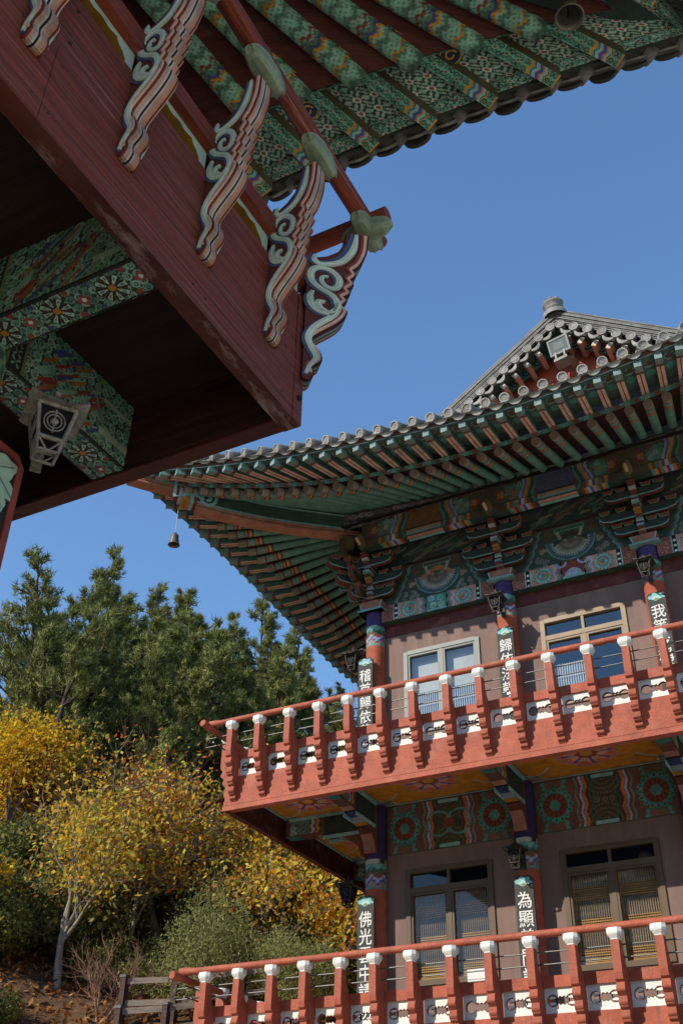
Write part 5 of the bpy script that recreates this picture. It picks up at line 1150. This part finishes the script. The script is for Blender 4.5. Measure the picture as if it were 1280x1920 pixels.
# floodlight on the gable
fl = Vector((XA-.0, 17.50, 18.56)); FS = 1.25; o = thing('floodlight', 'grey metal floodlight fixed in front of the red gable', 'floodlight', fl); n_ = Vector((-.15, -.8, -.3)).normalized(); u_ = Vector((1, -.19, 0)).normalized(); v_ = n_.cross(u_)*-1
u_ = u_*FS; v_ = v_*FS
mb = MB(); mb.obox(fl-u_*.2-v_*.16, u_*.4, v_*.32, n_*-.1, lin('#6b6e6c')); mb.obox(fl-u_*.11-v_*.1-n_*.2, u_*.22, v_*.2, n_*.1, lin('#6f726f')); mb.build('housing', M_alu, o)
mb = MB(); 
for a, b, c, e in ((-.2, -.16, .4, .035), (-.2, .125, .4, .035), (-.2, -.125, .035, .25), (.165, -.125, .035, .25)): mb.obox(fl+u_*a+v_*b, u_*c, v_*e, n_*.02, lin('#8b8e8b'))
mb.build('rim', M_alu, o); mb = MB(); mb.obox(fl-u_*.163-v_*.123, u_*.326, v_*.246, n_*.008, lin('#5c6668')); mb.obox(fl-u_*.1-v_*.07+n_*.009, u_*.2, v_*.14, n_*.004, lin('#6d7678')); mb.build('lens', M_alu, o)
mb = MB(); mb.obox(fl-u_*.13-Vector((0, 0, .42)), u_*.26, (0, .3, 0), (0, 0, .07), lin('#6b6e6c')); mb.obox(fl-u_*.1-Vector((0, 0, .36)), u_*.03, (0, .06, 0), (0, 0, .2), lin('#7a7d7a')); mb.obox(fl+u_*.07-Vector((0, 0, .36)), u_*.03, (0, .06, 0), (0, 0, .2), lin('#7a7d7a')); mb.box(fl.x+.12, fl.x+.26, 17.7, 18.1, 18.25, 18.35, lin('#7d6a52')); mb.build('mount', M_alu, o)
mb = MB(); mb.obox((-6.73, 16.985, 5.36), (.34, 0, 0), (0, -.004, 0), (0, .0, .15), lin('#d5d5d0')); mb.obox((-6.73, 16.99, 5.33), (.34, 0, 0), (0, .05, 0), (0, 0, .028), lin('#d5d5d0')); tag(mb.build('paper_notice', M_white), 'white paper notice propped at the foot of the lower left window', 'notice')

# wooden fence on the slope
def hill_px(u, v):
    d = ray(u, v); d = d/np.hypot(d[0], d[1]); r = 18.
    while r < 70:
        if d[2]*r+1.6 < hill_z(d[0]*r, d[1]*r): break
        r += .1
    return Vector((d[0]*r, d[1]*r, hill_z(d[0]*r, d[1]*r)))
def fence(pts, h, label, nr):
    o = thing('timber_fence', label, 'fence', pts[0])
    for p in pts:
        mb = MB(); mb.box(p.x-.075, p.x+.075, p.y-.075, p.y+.075, p.z-.3, p.z+h, lin('#4b3a34')); mb.box(p.x-.09, p.x+.09, p.y-.09, p.y+.09, p.z+h, p.z+h+.06, lin('#6d6a66')); mb.build('post', M_fence, o)
    for a, b in zip(pts[:-1], pts[1:]):
        for k in range(nr):
            z = h*(.45+.42*k/(nr-1)); d = (b-a); n_ = Vector((-d.y, d.x, 0)).normalized()
            mb = MB(); mb.obox(a+n_*-.03+Vector((0, 0, z))+d*.03, d*.94, n_*.05, (0, 0, .13), lin('#8d7f72')); mb.build('rail', M_fence, o)
F = [hill_px(213, 1985), hill_px(303, 1978), hill_px(370, 1972)]
fence(F, 1.0, 'brown post and rail fence in front, only its post tops above the bottom edge', 2)
F = [hill_px(222, 1938), hill_px(322, 1930), hill_px(375, 1925), hill_px(450, 1915), hill_px(545, 1905)]
fence(F, 1.15, 'brown post and rail fence climbing behind the lower balcony corner', 2)

# ================================================================== TREES AND SHRUBS
def leaf_mesh(name, pts, size, pal, m, parent, loc, up=.3, seed=0, fold=.25, aspect=.55):
    g = np.random.default_rng(seed); N = len(pts); pts = np.asarray(pts)
    d = g.normal(size=(N, 3)); d /= np.linalg.norm(d, axis=1)[:, None]; nn = g.normal(size=(N, 3)); nn[:, 2] += up*3; nn -= d*(nn*d).sum(1)[:, None]; nn /= np.linalg.norm(nn, axis=1)[:, None]; s_ = np.cross(d, nn)
    sz = size*g.uniform(.6, 1.3, (N, 1)); L = d*sz; W_ = s_*sz*aspect*.5; mid = pts+L*.5-nn*sz*fold*.3
    V = np.stack([pts, mid-W_+nn*sz*fold*.3, pts+L, mid+W_+nn*sz*fold*.3, mid], 1).reshape(-1, 3)
    b = np.arange(N)*5; F = np.stack([np.stack([b, b+4, b+1], 1), np.stack([b+1, b+4, b+2], 1), np.stack([b+2, b+4, b+3], 1), np.stack([b+3, b+4, b], 1)], 1).reshape(-1, 3)
    pal = np.array(pal); ci = g.integers(len(pal), size=N); col = np.minimum(.75, pal[ci]*np.array([1.4, 1.24, 1.2])*g.uniform(.75, 1.2, (N, 1))); return raw_mesh(name, V, F, np.repeat(col, 5, 0), m, parent, loc)
def raw_mesh(name, V, F, col, m, parent, loc):
    me = bpy.data.meshes.new(name); me.vertices.add(len(V)); me.vertices.foreach_set('co', V.astype(np.float32).ravel()); k = F.shape[1]
    me.loops.add(F.size); me.loops.foreach_set('vertex_index', F.astype(np.int32).ravel()); me.polygons.add(len(F)); me.polygons.foreach_set('loop_start', np.arange(0, F.size, k, dtype=np.int32)); me.polygons.foreach_set('loop_total', np.full(len(F), k, np.int32))
    at = me.attributes.new('Col', 'FLOAT_COLOR', 'POINT'); cc = np.ones((len(V), 4), np.float32); cc[:, :3] = col; at.data.foreach_set('color', cc.ravel()); me.materials.append(m); me.update(calc_edges=True); me.validate()
    ob = bpy.data.objects.new(name, me); C.objects.link(ob); ob.parent = parent; ob.location = (0, 0, 0)
    off[ob.name] = off[parent.name] if parent else Vector(); return ob
def limb(mb, p, d, ln, r, lev, g, tips, spread=.55, col=lin('#8a8074'), droop=.0, kids=(2, 4)):
    n = 5; pts = [p]; q = p.copy(); dd = d.copy()
    for i in range(n): dd = (dd+Vector(g.normal(size=3))*.13+Vector((0, 0, .06-droop))).normalized(); q = q+dd*(ln/n); pts.append(q.copy())
    mb.tube(pts, [r*(1-.5*i/n) for i in range(n+1)], col, 7 if r > .03 else 5, caps=False)
    if lev == 0: tips += pts[2:]; return
    if lev == 1: tips += pts[3:]
    for k in range(int(g.integers(kids[0], kids[1]+1))):
        i = int(g.integers(2, n+1)); nd = (dd+Vector(g.normal(size=3))*spread).normalized(); limb(mb, pts[i], nd, ln*g.uniform(.55, .85), r*.55, lev-1, g, tips, spread, col, droop, kids)
    limb(mb, pts[-1], (dd+Vector(g.normal(size=3))*.2).normalized(), ln*.75, r*.5, lev-1, g, tips, spread, col, droop, kids)
YEL = [lin(h) for h in ('#d6b034', '#c9a22e', '#dfbc4a', '#bd9a34', '#a89638', '#c98f30')]
ORG = [lin(h) for h in ('#b5721f', '#a85f1e', '#c08a2a', '#8c6a22', '#9a5a2a')]
GYL = [lin(h) for h in ('#bdb046', '#a0a046', '#c9b044', '#868f44', '#bd9444')]
GRN_ = [lin(h) for h in ('#66743e', '#768048', '#566438', '#8a8f50')]
def decid(base, h, name, label, pal, nleaf, lsize, seed, trunks=((0, 0, 1),), trunk_h=.35, r0=.1, lev=3, spread=.6, cl=.28, col=lin('#857c70'), group=None, squash=1., rot=0, blen=.26):
    g = np.random.default_rng(seed); o = thing(name, label, 'tree', base, group); mb = MB(); tips = []
    for t in trunks:
        d = Vector(t).normalized(); th = h*trunk_h; p = Vector((0, 0, -.3)); pts = [p]; dd = d
        for i in range(5): dd = (dd+Vector(g.normal(size=3))*.05).normalized(); pts.append(pts[-1]+dd*(th+.3)/5)
        mb.tube(pts, [r0*(1.15-.35*i/5) for i in range(6)], col, 10, caps=False)
        for k in range(3): limb(mb, pts[-1]-dd*.2*k, (dd+Vector(g.normal(size=3))*spread*.7).normalized(), h*blen, r0*.6, lev-1, g, tips, spread, col)
        limb(mb, pts[-1], dd, h*(blen+.02), r0*.7, lev-1, g, tips, spread, col)
    T = np.array([tuple(q) for q in tips]); ztop = T[:, 2].max(); k = h/ztop*.98
    sc = np.array([k if 0 else 1, 1, 1]); vv = np.array(mb.v); lowz = h*trunk_h
    f = lambda A: np.column_stack([A[:, 0]*squash, A[:, 1]*squash, np.where(A[:, 2] > lowz, lowz+(A[:, 2]-lowz)*(h*.97-lowz)/max(.1, ztop-lowz), A[:, 2])])
    mb.v = [tuple(q) for q in f(vv)]; T = f(T)
    mb.build('trunk', M_bark, o, loc=base)
    if nleaf:
        ii = g.integers(len(T), size=nleaf); P_ = T[ii]+g.normal(size=(nleaf, 3))*cl*np.array([1, 1, .7]); ob = leaf_mesh('crown', P_, lsize, pal, M_leaf, o, base, seed=seed)
    return o
def pine(name, label, base, h, seed, group, w=.34, lean=0., tufts=850, bare=.25, pal=('#85864a', '#747840', '#979a58', '#606838')):
    g = np.random.default_rng(seed); o = thing(name, label, 'pine tree', base, group); mb = MB(); pts = []; p = Vector((0, 0, -.5)); dd = Vector((lean, 0, 1)).normalized(); N = 12
    for i in range(N+1): pts.append(p.copy()); dd = (dd+Vector(g.normal(size=3))*Vector((.06, .06, 0)).length*.5).normalized(); dd.z = max(dd.z, .9); p = p+dd*((h+.5)/N)
    mb.tube(pts, [.02+h*.014*(1-i/N) for i in range(N+1)], lin('#4f443c'), 8, caps=False); tp = []; td = []
    for k in range(int(h*4.2)):
        t = bare+(1-bare)*(k+.5)/(h*4.2); t += g.uniform(-.02, .02); t = min(t, .985); f = t*N; i = int(f); b = pts[i].lerp(pts[min(i+1, N)], f-i); a = g.uniform(0, 6.283)
        prof = (1-t)**.98*(.35+.65*min(1, (t-bare)*4+.35)); L = h*w*prof*g.uniform(.55, 1.15)+.25; d = Vector((math.cos(a), math.sin(a), g.uniform(.15, .5))); q = b; bp = [q.copy()]
        for s_ in range(4): d = (d+Vector((0, 0, .10))+Vector(g.normal(size=3))*.12).normalized(); q = q+d*L/4; bp.append(q.copy())
        mb.tube(bp, [.05*(1-.8*i_/4)*(h/11) for i_ in range(5)], lin('#4f443c'), 5, caps=False)
        nt_ = max(4, int(1.5*tufts*L/(h*w)/(h*2.0)))
        for j in range(nt_):
            u = g.uniform(.3, 1.0)**.8; f = u*4; i_ = min(3, int(f)); c = bp[i_].lerp(bp[i_+1], f-i_); sp_ = .30*(1.15-u*.6)*L**.5; c = c+Vector(g.normal(size=3))*sp_*.55; tp.append(c); td.append((d+Vector((0, 0, .8))+Vector(g.normal(size=3))*.45).normalized())
    for j in range(14): tp.append(pts[-1]-Vector((0, 0, g.uniform(0, .9)))+Vector(g.normal(size=3))*.07); td.append(Vector((g.normal()*.4, g.normal()*.4, 1)).normalized())
    mb.build('trunk', M_bark, o, loc=base); P_ = np.array([tuple(q) for q in tp]); D = np.array([tuple(q) for q in td]); NB_ = 13; n = len(P_)
    dirs = D[:, None, :]+g.normal(size=(n, NB_, 3))*.62; dirs /= np.linalg.norm(dirs, axis=2)[:, :, None]; ln = g.uniform(.16, .34, (n, NB_, 1)); sd = np.cross(dirs, g.normal(size=(n, NB_, 3))); sd /= np.linalg.norm(sd, axis=2)[:, :, None]
    a = P_[:, None, :]+g.normal(size=(n, NB_, 3))*.05; V = np.stack([a-sd*.022, a+sd*.022, a+dirs*ln], 2).reshape(-1, 3); F_ = np.arange(len(V)).reshape(-1, 3)
    pl = np.array([lin(c) for c in pal]); col = pl[g.integers(len(pl), size=n)]*.95*g.uniform(.65, 1.3, (n, 1)); raw_mesh('crown', V, F_, np.repeat(col, NB_*3, 0), M_needle, o, base); return o
def bush(name, label, base, rx, rz, pal, n, size, seed, group=None, cat='shrub', clumps=16, spiky=False, m=None):
    g = np.random.default_rng(seed); o = thing(name, label, cat, base, group); mb = MB(); P_ = []
    for k in range(clumps):
        d = g.normal(size=3); d[2] = abs(d[2])*.9; d /= np.linalg.norm(d); c = Vector((d[0]*rx*g.uniform(.35, .85), d[1]*rx*g.uniform(.35, .85), rz*.35+d[2]*rz*g.uniform(.3, .75))); mb.tube([Vector((0, 0, -.2)), c*.5+Vector((0, 0, .05)), c], [.035, .022, .01], lin('#6a5c4c'), 5, caps=False)
        q = g.normal(size=(n//clumps, 3)); q /= np.linalg.norm(q, axis=1)[:, None]; q *= (rx*.42*g.uniform(.5, 1.05, (len(q), 1))); q[:, 2] *= rz/rx*(.9 if not spiky else 1.5); P_.append(q+np.array(c))
    mb.build('stems', M_bark, o, loc=base); leaf_mesh('foliage', np.concatenate(P_), size, pal, m or M_leaf, o, base, seed=seed, aspect=.5 if not spiky else .22, up=.3 if not spiky else .9); return o
def dup(root, loc, rz, sc, label=None, group=None):
    r = root.copy(); C.objects.link(r); r.location = loc; r.rotation_euler = (0, 0, rz); r.scale = (sc, sc, sc); off[r.name] = Vector(loc)
    if label: r['label'] = label
    if group: r['group'] = group
    for ch in list(root.children): c = ch.copy(); C.objects.link(c); c.parent = r; off[c.name] = off[r.name]
    return r
def at_range(u, r):
    d = ray(u, 1500); d = d/np.hypot(d[0], d[1]); return Vector((d[0]*r, d[1]*r, hill_z(d[0]*r, d[1]*r)-.1))
def height_to(u, v, base): d = ray(u, v); d = d/np.hypot(d[0], d[1]); return d[2]*math.hypot(base.x, base.y)+1.6-base.z
# pines along the crest: (pixel column, pixel row of the tip, distance)
PG = 'pine trees along the hill crest'; protos = []
for i, (u, v, r) in enumerate(((10, 1020, 38), (85, 1005, 47), (140, 1035, 43), (240, 1070, 45), (455, 1138, 47), (530, 1160, 44), (340, 1115, 46), (395, 1150, 42))):
    b = at_range(u, r); h = height_to(u, v, b)
    lb = ['dark full pine at the left edge of the photo below the balcony', 'tall pine rising highest against the sky beside the dark one at the left edge', 'slim tipped pine in front of the tallest one on the crest', 'pine with a thin pointed leader right of the tallest pines', 'bushy pine with a bent leader in the middle of the crest', 'loose pointed pine nearest the hall eaves, standing alone against the sky', 'rounded pine between two pointed ones on the crest', 'lower pine in front of the middle of the crest'][i]
    protos.append(pine('pine_tree', lb, b, h, 20+i, PG, w=(.42, .34, .36, .36, .36, .27, .40, .40)[i], bare=.22, tufts=(1500, 1200, 1200, 1200, 1200, 900, 1300, 1200)[i], lean=(0, .03, -.03, .02, .06, 0, -.05, .03)[i]))
more = [(48, 1120, 35), (190, 1110, 49), (290, 1120, 50), (430, 1190, 40), (490, 1215, 39), (300, 1190, 40), (200, 1170, 39), (110, 1150, 38), (590, 1265, 44), (640, 1290, 46), (660, 1300, 40), (560, 1240, 50), (15, 1150, 46), (365, 1215, 37), (250, 1225, 36), (690, 1330, 45), (60, 1105, 42), (112, 1100, 44), (190, 1120, 45), (320, 1160, 44), (425, 1175, 46), (495, 1205, 44), (215, 1110, 43), (290, 1150, 42), (375, 1175, 44), (60, 1180, 36.5), (150, 1210, 37), (420, 1230, 38), (510, 1290, 37.5), (575, 1310, 39), (330, 1260, 37.2), (205, 1250, 37.5)]
for i, (u, v, r) in enumerate(more):
    b = at_range(u, r); q = protos[1+i % 7]; hq = max(c.dimensions.z for c in q.children)-.5
    h = height_to(u, v, b); dup(q, b, i*1.7, max(.25, h/hq), 'dark green pine in the dense stand below the crest, its outline merged with its neighbours', 'pines merged in the dense stand')
# undergrowth on the slope
DG = [lin(h) for h in ('#59623a', '#656c42', '#474f2e', '#7c7a44')]; BR = [lin(h) for h in ('#6d4a26', '#7c5022', '#54401f', '#8a5a24', '#4f4a26')]
u1 = bush('undergrowth_shrub', 'dark green leafy shrub filling the shaded slope under the pines', at_range(120, 37), 1.7, 1.9, DG, 3600, .17, 51, 'dark shrubs under the pines')
u2 = bush('undergrowth_shrub', 'russet brown shrub among the dark shrubs on the slope', at_range(60, 38.5), 1.5, 2.0, BR, 3200, .17, 52, 'russet shrubs on the slope')
u3 = bush('undergrowth_shrub', 'orange tinted autumn shrub below the pine trunks', at_range(190, 36), 1.4, 1.8, [lin(h) for h in ('#a8641e', '#8f5a20', '#6f5526', '#b07a24')], 3000, .16, 53, 'orange shrubs below the pines')
g = np.random.default_rng(3)
for i in range(84):
    r = 31.5+(i % 7)*2.3+g.uniform(-.5, .8); u = -20+(i*0.618 % 1)*770; q = (u1, u1, u1, u2, u1, u3, u1, u2, u1)[i % 9]
    if r < 32.5: q = u1
    dup(q, at_range(u, r), g.uniform(0, 6.28), g.uniform(.75, 1.35))
for i, (u, r, sc) in enumerate(((150, 36.5, 1.2), (215, 37.5, 1.3), (330, 37, 1.25), (270, 36, 1.1), (400, 37.5, 1.2), (60, 36.2, 1.1), (460, 37, 1.0))):
    dup((u3, u2)[i % 2], at_range(u, r)+Vector((0, 0, .5)), i*2.3, sc)
# autumn trees and shrubs in front
def front(u, v): return hill_px(u, v)
b = front(107, 1852); h = height_to(165, 1470, b)
decid(b, h, 'autumn_tree', 'slender grey trunked tree forking low, thin yellow and green leaves, lower left', GYL+YEL[:2], 2100, .17, 61, ((.05, 0, 1),), .24, .125, 4, .45, .3, lin('#8f877a'), squash=.8, blen=.36)
b = at_range(345, 31.5); h = height_to(390, 1425, b)
decid(b, h, 'autumn_tree', 'wide golden tree on two slanting grey trunks left of the upper balcony', YEL[:4]+GYL[:4]+ORG, 8200, .15, 62, ((-.05, 0, 1), (.38, .3, 1)), .36, .13, 4, .75, .42, lin('#7d756a'), squash=1.35)
b = at_range(480, 32.5); h = height_to(470, 1500, b)
decid(b, h, 'autumn_tree', 'golden tree partly behind the left end of the upper balcony', YEL+GYL[:1]+ORG[2:3], 7000, .15, 66, ((.15, .1, 1),), .36, .1, 4, .8, .42, lin('#7d756a'))
b = at_range(600, 33); h = height_to(610, 1580, b)
decid(b, h, 'autumn_tree', 'low yellow tree between the two balconies beside the corner column', YEL+GYL[:2], 6500, .15, 63, ((0, 0, 1), (.2, 0, 1)), .3, .08, 4, .7, .38, lin('#8a8072'))
for u_, r_, v_, sd_, lb_ in ((520, 29.6, 1560, 67, 'airy golden tree with thin stems between the two balconies\' left ends'), (625, 28.6, 1640, 68, 'lowest small golden tree touching the lower corner column'), (270, 30.2, 1480, 69, 'airy yellow tree between the slender grey tree and the twin trunks')):
    b = at_range(u_, r_); decid(b, height_to(u_, v_, b), 'autumn_tree', lb_, YEL[:3]+GYL[:3]+ORG[:3], 3000, .155, sd_, ((.1, 0, 1), (-.15, .1, 1)), .34, .06, 4, .6, .34, lin('#8a8072'), squash=1.1)
b = at_range(20, 33.5); h = height_to(40, 1315, b)
decid(b, h, 'autumn_tree', 'bright yellow tree at the left edge below the dark pines', [lin(h_) for h_ in ('#d0a820', '#c99c1c', '#b08a20', '#c2b032', '#98842a')], 8500, .155, 64, ((.1, 0, 1),), .38, .13, 4, .7, .42, lin('#6f675c'), squash=.72)
b = at_range(-12, 28.5); bush('lemon_shrub', 'lemon yellow leafy shrub low at the left edge', b+Vector((0, 0, 1.9)), .9, 1.5, [lin('#c9b020'), lin('#b59c1e'), lin('#d0a020')], 900, .2, 71)
b = at_range(110, 34); h = height_to(110, 1440, b)
decid(b, h, 'autumn_tree', 'small orange tinted tree behind the slender grey tree', ORG, 4500, .18, 65, ((0, 0, 1),), .4, .09, 4, .7, .4, lin('#6f675c'))
# conifer-like and broad shrubs
CON = [lin(h) for h in ('#869158', '#969f66', '#6c7949', '#a9b07c')]
s_ = bush('juniper_shrub', 'rounded grey green juniper right above the lower balcony corner', at_range(410, 27.8), 1.5, 2.0, CON, 17000, .10, 81, spiky=True, clumps=26)
s2 = bush('juniper_shrub', 'small juniper clump behind the middle of the lower railing', at_range(560, 27.5), 1.2, 1.4, CON, 12000, .10, 82, spiky=True, clumps=22)
s3 = bush('evergreen_shrub', 'dark evergreen shrub low at the left edge beside the slender tree', at_range(15, 29.5), 1.5, 1.5, GRN_, 9000, .115, 83, clumps=20)
for i, (u, r, sc, lb) in enumerate(((70, 34.0, 1.35, 'pale green shrub behind the slender tree at the left'), (195, 33.2, 1.5, 'green shrub between the slender tree and the twin trunked tree'), (275, 32.6, 1.4, 'broad green shrub just left of the twin trunks'), (505, 31.6, 1.5, 'green shrub behind the upper balcony\'s shadowed corner'), (640, 30, 1.3, 'green shrub at the foot of the hall\'s corner column'), (25, 27.0, .75, 'low green shrub in the bottom left corner of the photo'), (240, 30.2, .8, 'small low shrub on the leaf litter near the fence'), (330, 29.6, .9, 'small green shrub behind the fence posts'))):
    dup(s3, at_range(u, r), i*2.1, sc, lb)
for i, (u, r) in enumerate(((450, 33.4), (560, 34), (330, 34.4), (150, 35), (390, 33), (620, 35), (680, 32), (240, 34.6))):
    dup(u1, at_range(u, r), i*1.3, 1.25)
def bare(u, r, v, seed, label):
    b = at_range(u, r); decid(b, height_to(u, v, b), 'bare_tree', label, None, 0, .1, seed, ((0, 0, 1), (.3, .1, 1)), .15, .026, 4, .5, .2, lin('#94705f'), squash=1.3)
bare(180, 32, 1400, 91, 'leafless twiggy sapling standing up behind the slender tree'); bare(275, 34.2, 1310, 92, 'reddish leafless tree below the middle pines'); bare(640, 47, 1235, 93, 'bare fine branched tree against the sky under the eave'); bare(235, 27.5, 1735, 94, 'thin bare stem beside the fence')
# fallen leaves
gg = np.random.default_rng(9); pts = []
while len(pts) < 9000:
    u = gg.uniform(-20, 760); r = gg.uniform(24, 34); p = at_range(u, r); pts.append((p.x, p.y, p.z+.13))
lt = leaf_mesh('fallen_leaves', pts, .2, [lin(h) for h in ('#8a6a42', '#a07a4a', '#6f5232', '#b58f5c', '#7c4f2c')], M_leaf, None, None, up=1.5, seed=4); tag(lt, 'brown fallen leaves scattered over the bank behind the fence', 'fallen leaves', kind='stuff')
